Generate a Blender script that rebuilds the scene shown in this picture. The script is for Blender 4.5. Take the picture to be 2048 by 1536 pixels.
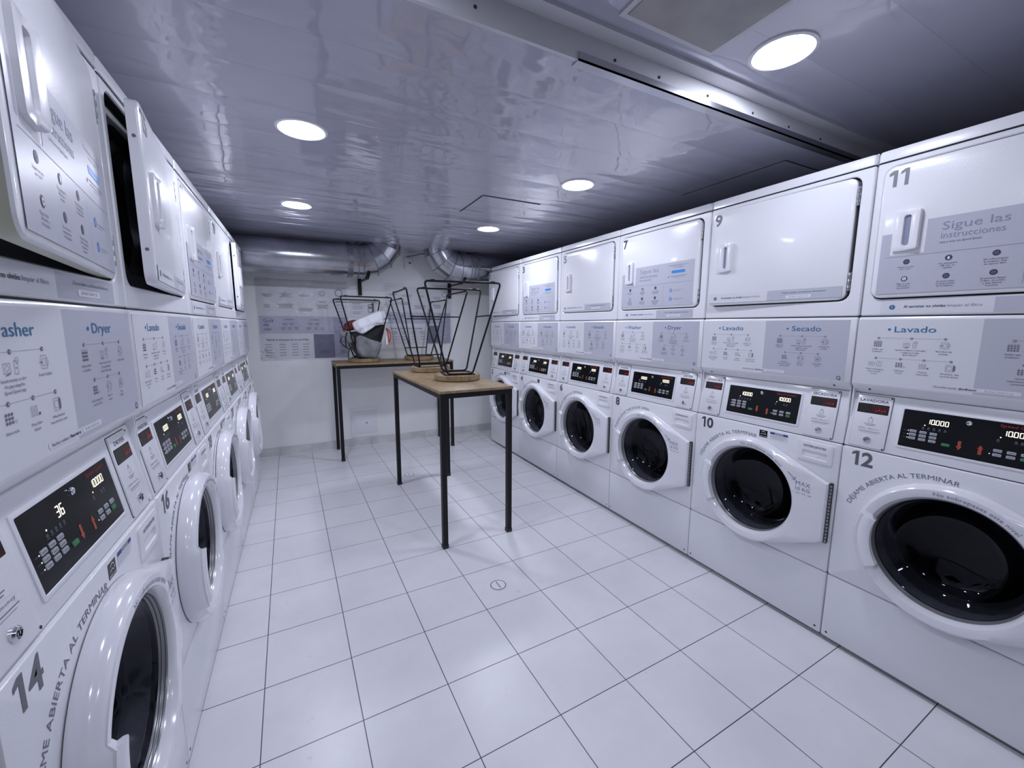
import bpy, bmesh, math, random
from mathutils import Vector, Matrix
random.seed(7)
sc = bpy.context.scene
for o in list(bpy.data.objects): bpy.data.objects.remove(o)
COL = sc.collection
PI = math.pi
R = math.radians

# ------------------------------------------------------------------ camera
F_PX, YAW, PITCH, ROLL, H = 820.8, -0.4768, -0.1413, 0.0036, 1.3264
cam = bpy.data.cameras.new('camera'); cam.sensor_width = 36.0; cam.sensor_fit = 'HORIZONTAL'
cam.lens = F_PX / 2048 * 36; cam.clip_start = .02
cobj = bpy.data.objects.new('camera', cam); COL.objects.link(cobj); sc.camera = cobj
fw = Vector((-math.sin(YAW)*math.cos(PITCH), math.cos(YAW)*math.cos(PITCH), math.sin(PITCH)))
rt = Vector((math.cos(YAW), math.sin(YAW), 0)); up = rt.cross(fw)
rt2 = rt*math.cos(ROLL)+up*math.sin(ROLL); up2 = -rt*math.sin(ROLL)+up*math.cos(ROLL)
M = Matrix.Identity(4)
for i in range(3): M[i][0] = rt2[i]; M[i][1] = up2[i]; M[i][2] = -fw[i]
M[2][3] = H
cobj.matrix_world = M

# ------------------------------------------------------------------ world, exposure
w = bpy.data.worlds.new('world'); sc.world = w; w.use_nodes = True
w.node_tree.nodes['Background'].inputs[0].default_value = (.6, .62, .8, 1)
w.node_tree.nodes['Background'].inputs[1].default_value = 0.05
sc.view_settings.view_transform = 'Standard'; sc.view_settings.look = 'None'
sc.view_settings.exposure = 0.0; sc.view_settings.gamma = 1.0
LIGHT = 97.0             # strength of every ceiling downlight's diffuser
LCOL = (.825, .862, 1.0)

# ------------------------------------------------------------------ room constants
XR, XL, YR0, YL0, WY = 1.9218, -.3833, .8094, 1.3868, 4.7165
MW = .683
ZC1, ZC2, YSTEP = 2.115, 2.20, 1.12
X0, X1, Y0 = XL-.78, XR+.80, -2.6

# ------------------------------------------------------------------ materials
MATS = {}
def mat(name, col, rough=.5, metal=0, emit=None, es=0, bump=None, coat=0, spec=.5, alpha=None):
    if name in MATS: return MATS[name]
    m = bpy.data.materials.new(name); m.use_nodes = True; nt = m.node_tree
    b = nt.nodes['Principled BSDF']
    b.inputs['Base Color'].default_value = (*col, 1); b.inputs['Roughness'].default_value = rough
    b.inputs['Metallic'].default_value = metal; b.inputs['Specular IOR Level'].default_value = spec
    b.inputs['Coat Weight'].default_value = coat
    b.inputs['Coat Roughness'].default_value = .08
    if emit: b.inputs['Emission Color'].default_value = (*emit, 1); b.inputs['Emission Strength'].default_value = es
    if alpha is not None: b.inputs['Alpha'].default_value = alpha
    if bump:
        sc_, st, det = bump
        tc = nt.nodes.new('ShaderNodeTexCoord'); n = nt.nodes.new('ShaderNodeTexNoise'); bp = nt.nodes.new('ShaderNodeBump')
        n.inputs['Scale'].default_value = sc_; n.inputs['Detail'].default_value = det
        bp.inputs['Strength'].default_value = st; bp.inputs['Distance'].default_value = .002
        nt.links.new(tc.outputs['Object'], n.inputs['Vector']); nt.links.new(n.outputs['Fac'], bp.inputs['Height'])
        nt.links.new(bp.outputs['Normal'], b.inputs['Normal'])
    MATS[name] = m; return m
def vary(m, sc_, c1, c2, lo=.35, hi=.65, det=4, stretch=None):
    nt = m.node_tree; b = nt.nodes['Principled BSDF']
    tc = nt.nodes.new('ShaderNodeTexCoord'); n = nt.nodes.new('ShaderNodeTexNoise'); r = nt.nodes.new('ShaderNodeValToRGB')
    n.inputs['Scale'].default_value = sc_; n.inputs['Detail'].default_value = det
    src = tc.outputs['Object']
    if stretch:
        mp = nt.nodes.new('ShaderNodeMapping'); mp.inputs['Scale'].default_value = stretch
        nt.links.new(src, mp.inputs['Vector']); src = mp.outputs['Vector']
    r.color_ramp.elements[0].position = lo; r.color_ramp.elements[0].color = (*c1, 1)
    r.color_ramp.elements[1].position = hi; r.color_ramp.elements[1].color = (*c2, 1)
    nt.links.new(src, n.inputs['Vector']); nt.links.new(n.outputs['Fac'], r.inputs['Fac']); nt.links.new(r.outputs['Color'], b.inputs['Base Color'])
    return m

ENAMEL = mat('white_enamel', (.84, .85, .89), .26, bump=(240, .10, 1), coat=.25)
PLAST = mat('white_plastic', (.84, .84, .88), .22, coat=.3)
DOORW = mat('white_door_plastic', (.85, .85, .90), .16, coat=.5)
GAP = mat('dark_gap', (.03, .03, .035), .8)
STK_L = mat('sticker_pale', (.75, .76, .81), .34)
STK_G = mat('sticker_grey', (.53, .54, .62), .34)
STK_W = mat('sticker_white', (.80, .81, .86), .3)
INK = mat('ink_navy', (.045, .05, .10), .45)
INK_G = mat('ink_grey', (.17, .175, .23), .45)
INK_L = mat('ink_light', (.27, .29, .40), .45)
INK_B = mat('ink_blue', (.035, .17, .36), .4)
BLUE = mat('button_blue', (.03, .26, .70), .4)
NUM_D = mat('number_dark', (.065, .07, .09), .4)
NUM_G = mat('number_grey', (.23, .235, .27), .35)
BLK = mat('black_gloss', (.004, .005, .007), .14, spec=.25)
BLKW = mat('display_window', (.012, .008, .008), .15)
KEY = mat('key_grey', (.40, .41, .45), .4)
KEYG = mat('key_green', (.04, .22, .08), .4)
ARROW = mat('arrow_orange', (.42, .07, .03), .4)
BRAND = mat('brand_red', (.30, .02, .015), .4)
DIGIT = mat('digit_lit', (.9, .85, .7), .4, emit=(1, .90, .68), es=1.5)
REDLED = mat('red_led', (.3, .01, .01), .3, emit=(1, .04, .03), es=.8)
REDW = mat('display_window_glow', (.05, .004, .004), .15)  # dark red fill, painted in for the glow around the LEDs
STEEL = mat('steel', (.55, .56, .60), .22, 1)
CHROME = mat('chrome', (.75, .76, .80), .10, 1)
HINGE = mat('hinge_metal', (.35, .36, .37), .38, .9)
DRUM = mat('drum_steel', (.20, .20, .22), .33, .9)
DRYDRUM = mat('dryer_drum', (.10, .10, .11), .45, .5)
BULK = mat('bulkhead_grey', (.30, .31, .33), .4, .3)
RINGM = mat('door_ring_grey', (.27, .275, .29), .25, .4)
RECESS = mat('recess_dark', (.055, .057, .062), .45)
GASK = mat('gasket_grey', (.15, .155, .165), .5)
RUB = mat('rubber_black', (.02, .02, .022), .6)
EDGEY = mat('aged_white_edge', (.62, .63, .50), .3)
MBLK = mat('black_steel', (.008, .008, .009), .45, spec=.3)
BLACKF = mat('black_fabric', (.012, .012, .014), .85, bump=(300, .4, 3))
GREYF = vary(mat('grey_fabric', (.2, .2, .21), .9, bump=(260, .5, 3)), 9, (.15, .155, .165), (.26, .265, .275))
REDF = vary(mat('red_fabric', (.2, .03, .02), .85, bump=(120, .5, 3)), 14, (.09, .012, .010), (.30, .06, .045))
PAPER = mat('white_paper', (.84, .85, .89), .6, bump=(18, 1.0, 5))
ORANGE = mat('orange_strap', (.42, .05, .02), .7)
GALV = vary(mat('galvanised', (.5, .5, .54), .21, .95, bump=(8, .8, 3)), 5, (.34, .35, .38), (.60, .61, .66), .3, .7, 5)
GALVB = vary(mat('galvanised_band', (.3, .3, .33), .4, .85, bump=(60, .6, 2)), 20, (.20, .20, .23), (.38, .38, .42), .3, .7, 3)
WHT = mat('fixture_white', (.82, .82, .86), .3)
VENTG = vary(mat('ceiling_hatch_grey', (.3, .29, .29), .6), 9, (.34, .33, .335), (.40, .39, .385))
LENS = mat('lamp_diffuser', (1, 1, 1), .4, emit=LCOL, es=LIGHT)
LENS_FAR = mat('lamp_diffuser_far', (1, 1, 1), .4, emit=LCOL, es=LIGHT*1.6)
LENS_REAR = mat('lamp_diffuser_rear', (1, 1, 1), .4, emit=LCOL, es=LIGHT*.62)
FILM = None

def wood():
    m = mat('light_wood', (.4, .3, .2), .45); nt = m.node_tree; b = nt.nodes['Principled BSDF']
    tc = nt.nodes.new('ShaderNodeTexCoord'); mp = nt.nodes.new('ShaderNodeMapping'); mp.inputs['Scale'].default_value = (3, 1.2, 1)
    n = nt.nodes.new('ShaderNodeTexNoise'); n.inputs['Scale'].default_value = 7; n.inputs['Detail'].default_value = 8; n.inputs['Distortion'].default_value = 2.2
    wv = nt.nodes.new('ShaderNodeTexNoise'); wv.inputs['Scale'].default_value = 60; wv.inputs['Detail'].default_value = 3
    mx = nt.nodes.new('ShaderNodeMath'); mx.operation = 'MULTIPLY_ADD'; mx.inputs[1].default_value = .3
    r = nt.nodes.new('ShaderNodeValToRGB')
    r.color_ramp.elements[0].position = .42; r.color_ramp.elements[0].color = (.175, .118, .060, 1)
    r.color_ramp.elements[1].position = .85; r.color_ramp.elements[1].color = (.37, .265, .150, 1)
    l = nt.links.new
    l(tc.outputs['Object'], mp.inputs['Vector']); l(mp.outputs['Vector'], n.inputs['Vector']); l(mp.outputs['Vector'], wv.inputs['Vector'])
    l(wv.outputs['Fac'], mx.inputs[0]); l(n.outputs['Fac'], mx.inputs[2]); l(mx.outputs[0], r.inputs['Fac']); l(r.outputs['Color'], b.inputs['Base Color'])
    return m
WOOD = wood()

def glass_mat():
    m = bpy.data.materials.new('tinted_glass'); m.use_nodes = True; nt = m.node_tree; nt.nodes.clear()
    o = nt.nodes.new('ShaderNodeOutputMaterial'); mx = nt.nodes.new('ShaderNodeMixShader')
    t = nt.nodes.new('ShaderNodeBsdfTransparent'); g = nt.nodes.new('ShaderNodeBsdfGlossy'); f = nt.nodes.new('ShaderNodeFresnel')
    t.inputs[0].default_value = (.26, .27, .30, 1); g.inputs['Roughness'].default_value = .03; f.inputs[0].default_value = 1.35
    g.inputs[0].default_value = (.8, .8, .9, 1)
    nt.links.new(f.outputs[0], mx.inputs[0]); nt.links.new(t.outputs[0], mx.inputs[1]); nt.links.new(g.outputs[0], mx.inputs[2]); nt.links.new(mx.outputs[0], o.inputs[0])
    return m
GLASS = glass_mat()
def film_mat():
    m = bpy.data.materials.new('clear_plastic_film'); m.use_nodes = True; nt = m.node_tree; nt.nodes.clear()
    l = nt.links.new
    o = nt.nodes.new('ShaderNodeOutputMaterial'); mx = nt.nodes.new('ShaderNodeMixShader')
    t = nt.nodes.new('ShaderNodeBsdfTransparent'); g = nt.nodes.new('ShaderNodeBsdfGlossy'); f = nt.nodes.new('ShaderNodeFresnel')
    t.inputs[0].default_value = (.96, .96, .97, 1); g.inputs['Roughness'].default_value = .16; f.inputs[0].default_value = 1.38
    tc = nt.nodes.new('ShaderNodeTexCoord'); n = nt.nodes.new('ShaderNodeTexNoise'); n.inputs['Scale'].default_value = 9; n.inputs['Detail'].default_value = 4; n.inputs['Distortion'].default_value = 1.2
    bp = nt.nodes.new('ShaderNodeBump'); bp.inputs['Distance'].default_value = .02; bp.inputs['Strength'].default_value = .9
    l(tc.outputs['Object'], n.inputs['Vector']); l(n.outputs['Fac'], bp.inputs['Height']); l(bp.outputs[0], g.inputs['Normal']); l(bp.outputs[0], f.inputs['Normal'])
    l(f.outputs[0], mx.inputs[0]); l(t.outputs[0], mx.inputs[1]); l(g.outputs[0], mx.inputs[2]); l(mx.outputs[0], o.inputs[0])
    return m
FILM = film_mat()

def floor_mat():
    m = bpy.data.materials.new('floor_tile'); m.use_nodes = True; nt = m.node_tree; l = nt.links.new
    b = nt.nodes['Principled BSDF']
    tc = nt.nodes.new('ShaderNodeTexCoord')
    mp = nt.nodes.new('ShaderNodeMapping'); mp.vector_type = 'TEXTURE'
    mp.inputs['Rotation'].default_value = (0, 0, .0203)
    a = .0203; tx, ty = -.4585, 1.3071
    mp.inputs['Location'].default_value = (tx*math.cos(a)-ty*math.sin(a), tx*math.sin(a)+ty*math.cos(a), 0)
    br = nt.nodes.new('ShaderNodeTexBrick'); br.offset = 0; br.squash = 1
    br.inputs['Scale'].default_value = 1; br.inputs['Brick Width'].default_value = .3001; br.inputs['Row Height'].default_value = .3003
    br.inputs['Mortar Size'].default_value = .0017; br.inputs['Mortar Smooth'].default_value = .25; br.inputs['Bias'].default_value = -.2
    br.inputs['Color1'].default_value = (.79, .79, .82, 1); br.inputs['Color2'].default_value = (.82, .82, .85, 1)
    br.inputs['Mortar'].default_value = (.07, .07, .09, 1)
    l(tc.outputs['Object'], mp.inputs['Vector'])
    ad = nt.nodes.new('ShaderNodeVectorMath'); ad.operation = 'ADD'; ad.inputs[1].default_value = (30.01, 30.03, 0)
    l(mp.outputs['Vector'], ad.inputs[0]); l(ad.outputs[0], br.inputs['Vector'])
    n = nt.nodes.new('ShaderNodeTexNoise'); n.inputs['Scale'].default_value = 2.2; n.inputs['Detail'].default_value = 7; n.inputs['Roughness'].default_value = .6
    r = nt.nodes.new('ShaderNodeValToRGB'); r.color_ramp.elements[0].position = .38; r.color_ramp.elements[0].color = (.93, .92, .935, 1)
    r.color_ramp.elements[1].position = .6; r.color_ramp.elements[1].color = (1, 1, 1, 1)
    mu = nt.nodes.new('ShaderNodeMix'); mu.data_type = 'RGBA'; mu.blend_type = 'MULTIPLY'; mu.inputs[0].default_value = 1
    l(tc.outputs['Object'], n.inputs['Vector']); l(n.outputs['Fac'], r.inputs['Fac'])
    # scuffs and specks with a shape of their own
    n2 = nt.nodes.new('ShaderNodeTexNoise'); n2.inputs['Scale'].default_value = 14; n2.inputs['Detail'].default_value = 6
    r2 = nt.nodes.new('ShaderNodeValToRGB'); r2.color_ramp.elements[0].position = .22; r2.color_ramp.elements[0].color = (.80, .79, .80, 1)
    r2.color_ramp.elements[1].position = .30; r2.color_ramp.elements[1].color = (1, 1, 1, 1)
    mu2 = nt.nodes.new('ShaderNodeMix'); mu2.data_type = 'RGBA'; mu2.blend_type = 'MULTIPLY'; mu2.inputs[0].default_value = 1
    l(tc.outputs['Object'], n2.inputs['Vector']); l(n2.outputs['Fac'], r2.inputs['Fac'])
    l(br.outputs['Color'], mu.inputs[6]); l(r.outputs['Color'], mu.inputs[7]); l(mu.outputs[2], mu2.inputs[6]); l(r2.outputs['Color'], mu2.inputs[7])
    l(mu2.outputs[2], b.inputs['Base Color'])
    b.inputs['Roughness'].default_value = .30
    bp = nt.nodes.new('ShaderNodeBump'); bp.inputs['Distance'].default_value = .0012; bp.inputs['Strength'].default_value = .7; bp.invert = True
    l(br.outputs['Fac'], bp.inputs['Height'])
    n3 = nt.nodes.new('ShaderNodeTexNoise'); n3.inputs['Scale'].default_value = 90; n3.inputs['Detail'].default_value = 2
    bp2 = nt.nodes.new('ShaderNodeBump'); bp2.inputs['Distance'].default_value = .0006; bp2.inputs['Strength'].default_value = .35
    l(tc.outputs['Object'], n3.inputs['Vector']); l(n3.outputs['Fac'], bp2.inputs['Height']); l(bp.outputs[0], bp2.inputs['Normal']); l(bp2.outputs[0], b.inputs['Normal'])
    return m

def ceiling_mat():
    m = bpy.data.materials.new('ceiling_panel'); m.use_nodes = True; nt = m.node_tree; l = nt.links.new
    b = nt.nodes['Principled BSDF']
    tc = nt.nodes.new('ShaderNodeTexCoord'); sp = nt.nodes.new('ShaderNodeSeparateXYZ'); l(tc.outputs['Object'], sp.inputs[0])
    # 24 cm panels that run across the room
    d = nt.nodes.new('ShaderNodeMath'); d.operation = 'MULTIPLY_ADD'; d.inputs[1].default_value = 1/.242; d.inputs[2].default_value = -1.12/.242+10
    f = nt.nodes.new('ShaderNodeMath'); f.operation = 'FRACT'; l(sp.outputs['Y'], d.inputs[0]); l(d.outputs[0], f.inputs[0])
    s = nt.nodes.new('ShaderNodeMath'); s.operation = 'SUBTRACT'; s.inputs[1].default_value = .5; l(f.outputs[0], s.inputs[0])
    ab = nt.nodes.new('ShaderNodeMath'); ab.operation = 'ABSOLUTE'; l(s.outputs[0], ab.inputs[0])
    r = nt.nodes.new('ShaderNodeValToRGB')
    r.color_ramp.elements[0].position = .488; r.color_ramp.elements[0].color = (1, 1, 1, 1)
    r.color_ramp.elements[1].position = .498; r.color_ramp.elements[1].color = (.84, .84, .86, 1)
    l(ab.outputs[0], r.inputs['Fac'])
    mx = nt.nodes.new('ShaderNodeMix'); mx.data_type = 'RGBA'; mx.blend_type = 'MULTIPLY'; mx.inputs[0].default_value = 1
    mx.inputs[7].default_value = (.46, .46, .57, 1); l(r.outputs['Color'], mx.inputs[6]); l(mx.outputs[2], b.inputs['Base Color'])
    b.inputs['Roughness'].default_value = .35; b.inputs['Coat Weight'].default_value = 1; b.inputs['Coat Roughness'].default_value = .045; b.inputs['Coat IOR'].default_value = 1.75
    # each panel sags a little: gentle wave plus stepwise tilt
    mp = nt.nodes.new('ShaderNodeMapping'); mp.inputs['Scale'].default_value = (1.3, 3.6, 1); l(tc.outputs['Object'], mp.inputs['Vector'])
    n = nt.nodes.new('ShaderNodeTexNoise'); n.inputs['Scale'].default_value = 1.5; n.inputs['Detail'].default_value = 2; l(mp.outputs[0], n.inputs['Vector'])
    ml = nt.nodes.new('ShaderNodeMath'); ml.operation = 'MULTIPLY_ADD'; ml.inputs[1].default_value = -.16
    pw = nt.nodes.new('ShaderNodeMath'); pw.operation = 'POWER'; pw.inputs[1].default_value = 4; dd = nt.nodes.new('ShaderNodeMath'); dd.operation = 'MULTIPLY'; dd.inputs[1].default_value = 2
    l(ab.outputs[0], dd.inputs[0]); l(dd.outputs[0], pw.inputs[0]); l(pw.outputs[0], ml.inputs[0]); l(n.outputs['Fac'], ml.inputs[2])
    bp = nt.nodes.new('ShaderNodeBump'); bp.inputs['Distance'].default_value = .012; bp.inputs['Strength'].default_value = .8
    l(ml.outputs[0], bp.inputs['Height']); l(bp.outputs[0], b.inputs['Normal']); l(bp.outputs[0], b.inputs['Coat Normal'])
    return m
FLOORM = floor_mat(); CEILM = ceiling_mat()
WALLM = vary(mat('wall_plaster', (.7, .7, .72), .6, bump=(35, .35, 6)), 1.6, (.84, .845, .85), (.90, .905, .91), .35, .6, 8)
SIDEM = vary(mat('darkened_side_wall', (.2, .2, .2), .8), 3, (.10, .10, .11), (.17, .17, .18))  # made dark to cut bounce light on the ceiling over the machines
BASEM = vary(mat('baseboard_tile', (.6, .6, .6), .4), 6, (.56, .56, .57), (.70, .70, .71), .35, .6, 6)
TRIMM = mat('trim_paint', (.62, .62, .66), .3)

# ------------------------------------------------------------------ mesh builder
class MB:
    def __init__(s): s.v = []; s.f = []; s.m = []; s.mats = []
    def mi(s, m):
        if m not in s.mats: s.mats.append(m)
        return s.mats.index(m)
    def add(s, vs, fs, m):
        n = len(s.v); k = s.mi(m); s.v += [tuple(p) for p in vs]
        for f in fs: s.f.append([i+n for i in f]); s.m.append(k)
    def box(s, a, b, m):
        x0, y0, z0 = a; x1, y1, z1 = b
        s.add([(x0, y0, z0), (x1, y0, z0), (x1, y1, z0), (x0, y1, z0), (x0, y0, z1), (x1, y0, z1), (x1, y1, z1), (x0, y1, z1)],
              [(0, 3, 2, 1), (4, 5, 6, 7), (0, 1, 5, 4), (1, 2, 6, 5), (2, 3, 7, 6), (3, 0, 4, 7)], m)
    def loft(s, loops, m, cap0=True, cap1=True, closed=True):
        N = len(loops[0]); vs = [p for L in loops for p in L]; fs = []
        for i in range(len(loops)-1):
            for j in range(N if closed else N-1):
                k = (j+1) % N; fs.append((i*N+j, i*N+k, (i+1)*N+k, (i+1)*N+j))
        if cap0: fs.append(tuple(range(N))[::-1])
        if cap1: fs.append(tuple((len(loops)-1)*N+j for j in range(N)))
        s.add(vs, fs, m)
    def lathe(s, prof, m, c=(0, 0, 0), axis='z', n=40, cap0=False, cap1=False):
        loops = []
        for r_, h in prof:
            L = []
            for j in range(n):
                a = 2*PI*j/n; p, q = r_*math.cos(a), r_*math.sin(a)
                L.append((c[0]+p, c[1]+q, c[2]+h) if axis == 'z' else (c[0]+p, c[1]+h, c[2]+q))
            loops.append(L)
        s.loft(loops, m, cap0, cap1)
    def tube(s, pts, r_, m, closed=False, n=10, cap=True):
        P = [Vector(p) for p in pts]; k = len(P); loops = []; nrm = None
        if closed: N = (P[k//3]-P[0]).cross(P[2*k//3]-P[0]).normalized()
        for i in range(k):
            if closed: t = (P[(i+1) % k]-P[i-1]).normalized()
            else: t = (P[min(i+1, k-1)]-P[max(i-1, 0)]).normalized()
            if closed: nrm = N
            elif nrm is None: nrm = t.orthogonal().normalized()
            nrm = (nrm-t*nrm.dot(t)).normalized(); bn = t.cross(nrm)
            rr_ = r_[i] if isinstance(r_, (list, tuple)) else r_
            loops.append([tuple(P[i]+rr_*(math.cos(2*PI*j/n)*nrm+math.sin(2*PI*j/n)*bn)) for j in range(n)])
        if closed:
            s.loft(loops+[loops[0]], m, False, False)
        else: s.loft(loops, m, cap, cap)
    def strap(s, pts, w_, t_, m, side=(0, 1, 0)):
        P = [Vector(p) for p in pts]; loops = []; sd = Vector(side).normalized()
        for i in range(len(P)):
            t = (P[min(i+1, len(P)-1)]-P[max(i-1, 0)]).normalized(); nn = t.cross(sd).normalized()
            loops.append([tuple(P[i]+a*w_/2*nn+b*t_/2*sd) for a, b in ((-1, -1), (1, -1), (1, 1), (-1, 1))])
        s.loft(loops, m)
    def mesh(s, name, smooth=30, fix=True):
        me = bpy.data.meshes.new(name); me.from_pydata(s.v, [], s.f)
        for m in s.mats: me.materials.append(m)
        me.polygons.foreach_set('material_index', s.m)
        if fix:
            bm = bmesh.new(); bm.from_mesh(me); bmesh.ops.recalc_face_normals(bm, faces=bm.faces); bm.to_mesh(me); bm.free()
        if smooth:
            me.polygons.foreach_set('use_smooth', [True]*len(me.polygons)); me.set_sharp_from_angle(angle=R(smooth))
        me.update(); return me
    def build(s, name, parent=None, loc=(0, 0, 0), rz=0, smooth=30, fix=True):
        o = bpy.data.objects.new(name, s.mesh(name, smooth, fix)); COL.objects.link(o); o.parent = parent
        o.location = loc; o.rotation_euler.z = rz; return o

def empty(name, label, cat, loc=(0, 0, 0), rz=0, group=None):
    o = bpy.data.objects.new(name, None); COL.objects.link(o); o.location = loc; o.rotation_euler.z = rz
    o.empty_display_size = .1; o['label'] = label; o['category'] = cat
    if group: o['group'] = group
    return o
def tag(o, label, cat, group=None):
    o['label'] = label; o['category'] = cat
    if group: o['group'] = group
    return o
def struct(o): o['kind'] = 'structure'; return o
CACHE = {}
def inst(key, name, parent, fn, loc=(0, 0, 0), rz=0, smooth=30, fix=True):
    """one mesh per key, an object of its own per call"""
    if key not in CACHE:
        b = MB(); fn(b); CACHE[key] = b.mesh(name, smooth, fix)
    o = bpy.data.objects.new(name, CACHE[key]); COL.objects.link(o); o.parent = parent
    o.location = loc; o.rotation_euler.z = rz; return o

# loops in the machine's front plane: points (u, z); d grows towards the viewer (local -Y)
def rr(u0, u1, z0, z1, r=.004, k=4, m=6):
    out = []
    cs = [(u0+r, z0+r, 180), (u1-r, z0+r, 270), (u1-r, z1-r, 0), (u0+r, z1-r, 90)]
    for i, (cx, cz, a0) in enumerate(cs):
        arc = [(cx+r*math.cos(R(a0+90*j/k)), cz+r*math.sin(R(a0+90*j/k))) for j in range(k+1)]
        out += arc
        nx = cs[(i+1) % 4]; a1 = nx[2]
        q = (nx[0]+r*math.cos(R(a1)), nx[1]+r*math.sin(R(a1))); p = arc[-1]
        out += [(p[0]+(q[0]-p[0])*j/m, p[1]+(q[1]-p[1])*j/m) for j in range(1, m)]
    return out
def cmatch(c, rad, ref): return [(c[0]+rad*math.cos(a), c[1]+rad*math.sin(a)) for a in (math.atan2(z-c[1], u-c[0]) for u, z in ref)]
def at(loop, d): return [(u, -d(u, z) if callable(d) else -d, z) for u, z in loop]
def inset(loop, e):
    us = [p[0] for p in loop]; zs = [p[1] for p in loop]; cu, cz = (max(us)+min(us))/2, (max(zs)+min(zs))/2
    hu, hz = (max(us)-min(us))/2, (max(zs)-min(zs))/2
    return [(cu+(u-cu)*(hu-e)/hu, cz+(z-cz)*(hz-e)/hz) for u, z in loop]
def slab(b, u0, u1, z0, z1, d0, d1, m, r=.004, bev=.003, k=4, mm=2):
    L = rr(u0, u1, z0, z1, r, k, mm)
    if callable(d1): f = d1
    else: f = lambda u, z: d1
    g = (lambda u, z: d0(u, z)) if callable(d0) else (lambda u, z: d0)
    b.loft([at(L, g), at(L, lambda u, z: f(u, z)-bev), at(inset(L, bev*.3), lambda u, z: f(u, z)-bev*.3), at(inset(L, bev), f)], m)

# ------------------------------------------------------------------ printing
FONTC = {}
def glyphs(txt, bold=0, res=3):
    key = (txt, bold, res)
    if key not in FONTC:
        c = bpy.data.curves.new('t', 'FONT'); c.body = txt; c.size = 1; c.fill_mode = 'FRONT'; c.resolution_u = res; c.offset = bold
        o = bpy.data.objects.new('t', c); me = o.to_mesh()
        vs = [(v.co.x, v.co.y) for v in me.vertices]; fs = [tuple(p.vertices) for p in me.polygons]
        o.to_mesh_clear(); bpy.data.objects.remove(o); bpy.data.curves.remove(c)
        FONTC[key] = (vs, fs)
    return FONTC[key]
def text(b, txt, u, z, size, m, d=.0008, align='l', bold=0, res=2, width=None, arc=None, slant=0):
    vs, fs = glyphs(txt, bold, res)
    if not vs: return
    x0 = min(v[0] for v in vs); x1 = max(v[0] for v in vs); wd = (x1-x0)*size
    sx = size*(width/wd if width else 1); wd = (x1-x0)*sx
    off = {'l': 0, 'c': -wd/2, 'r': -wd}[align]
    out = []
    dd = d if callable(d) else (lambda a, c: d)
    for x, y in vs:
        p, q = (x-x0)*sx+off, y*size
        if arc:
            cu, cz, rad, a0 = arc; a = R(a0)-p/rad; uu, zz = cu+(rad+q)*math.cos(a), cz+(rad+q)*math.sin(a)
        else: uu, zz = u+p+q*slant, z+q
        out.append((uu, -dd(uu, zz), zz))
    b.add(out, fs, m)
def rect(b, u0, u1, z0, z1, m, d=.0005, r=0):
    if r: L = rr(u0, u1, z0, z1, r, 4, 1)
    else: L = [(u0, z0), (u1, z0), (u1, z1), (u0, z1)]
    b.add(at(L, d), [tuple(range(len(L)))], m)
def poly(b, L, m, d): b.add(at(L, d), [tuple(range(len(L)))], m)
def disc(b, u, z, r_, m, d, n=18): poly(b, [(u+r_*math.cos(2*PI*i/n), z+r_*math.sin(2*PI*i/n)) for i in range(n)], m, d)
def ring(b, u, z, r0, r1, m, d, n=24, a0=0, a1=360):
    k = n if a1-a0 >= 360 else n+1
    A = [R(a0+(a1-a0)*i/n) for i in range(k)]
    vs = at([(u+r0*math.cos(a), z+r0*math.sin(a)) for a in A]+[(u+r1*math.cos(a), z+r1*math.sin(a)) for a in A], d)
    fs = [(i, (i+1) % k, (i+1) % k+k, i+k) for i in range(n)]
    b.add(vs, fs, m)
def frame(b, u0, u1, z0, z1, t, m, d):
    rect(b, u0, u1, z0, z0+t, m, d); rect(b, u0, u1, z1-t, z1, m, d); rect(b, u0, u0+t, z0, z1, m, d); rect(b, u1-t, u1, z0, z1, m, d)
def seg(b, u0, z0, u1, z1, t, m, d):
    dx, dz = u1-u0, z1-z0; L = math.hypot(dx, dz); nx, nz = -dz/L*t/2, dx/L*t/2
    poly(b, [(u0+nx, z0+nz), (u0-nx, z0-nz), (u1-nx, z1-nz), (u1+nx, z1+nz)], m, d)

SEG7 = {'0': 'abcdef', '1': 'bc', '3': 'abgcd', '6': 'afgedc', '2': 'abged', '4': 'fgbc', '5': 'afgcd'}
def seven(b, s, u, z, w_, h, m, d, t=.0022):
    x = u
    for ch in s:
        if ch == '.': disc(b, x-.0015, z+t/2, t*.7, m, d, 8); continue
        P = {'a': (x, z+h, x+w_, z+h), 'b': (x+w_, z+h, x+w_, z+h/2), 'c': (x+w_, z+h/2, x+w_, z), 'd': (x, z, x+w_, z), 'e': (x, z, x, z+h/2), 'f': (x, z+h/2, x, z+h), 'g': (x, z+h/2, x+w_, z+h/2)}
        for c in SEG7[ch]: seg(b, *P[c], t, m, d)
        x += w_*1.58

# ------------------------------------------------------------------ the stacked washer and dryer
GC = (.335, .553)                                   # centre of the washer's porthole
FW, FD = .012, .0                                   # fronts of washer and dryer
def pan_d(u, z): return .006-.034*max(0, min(1, (z-.859)/.213))     # the sloping control panel

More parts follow.
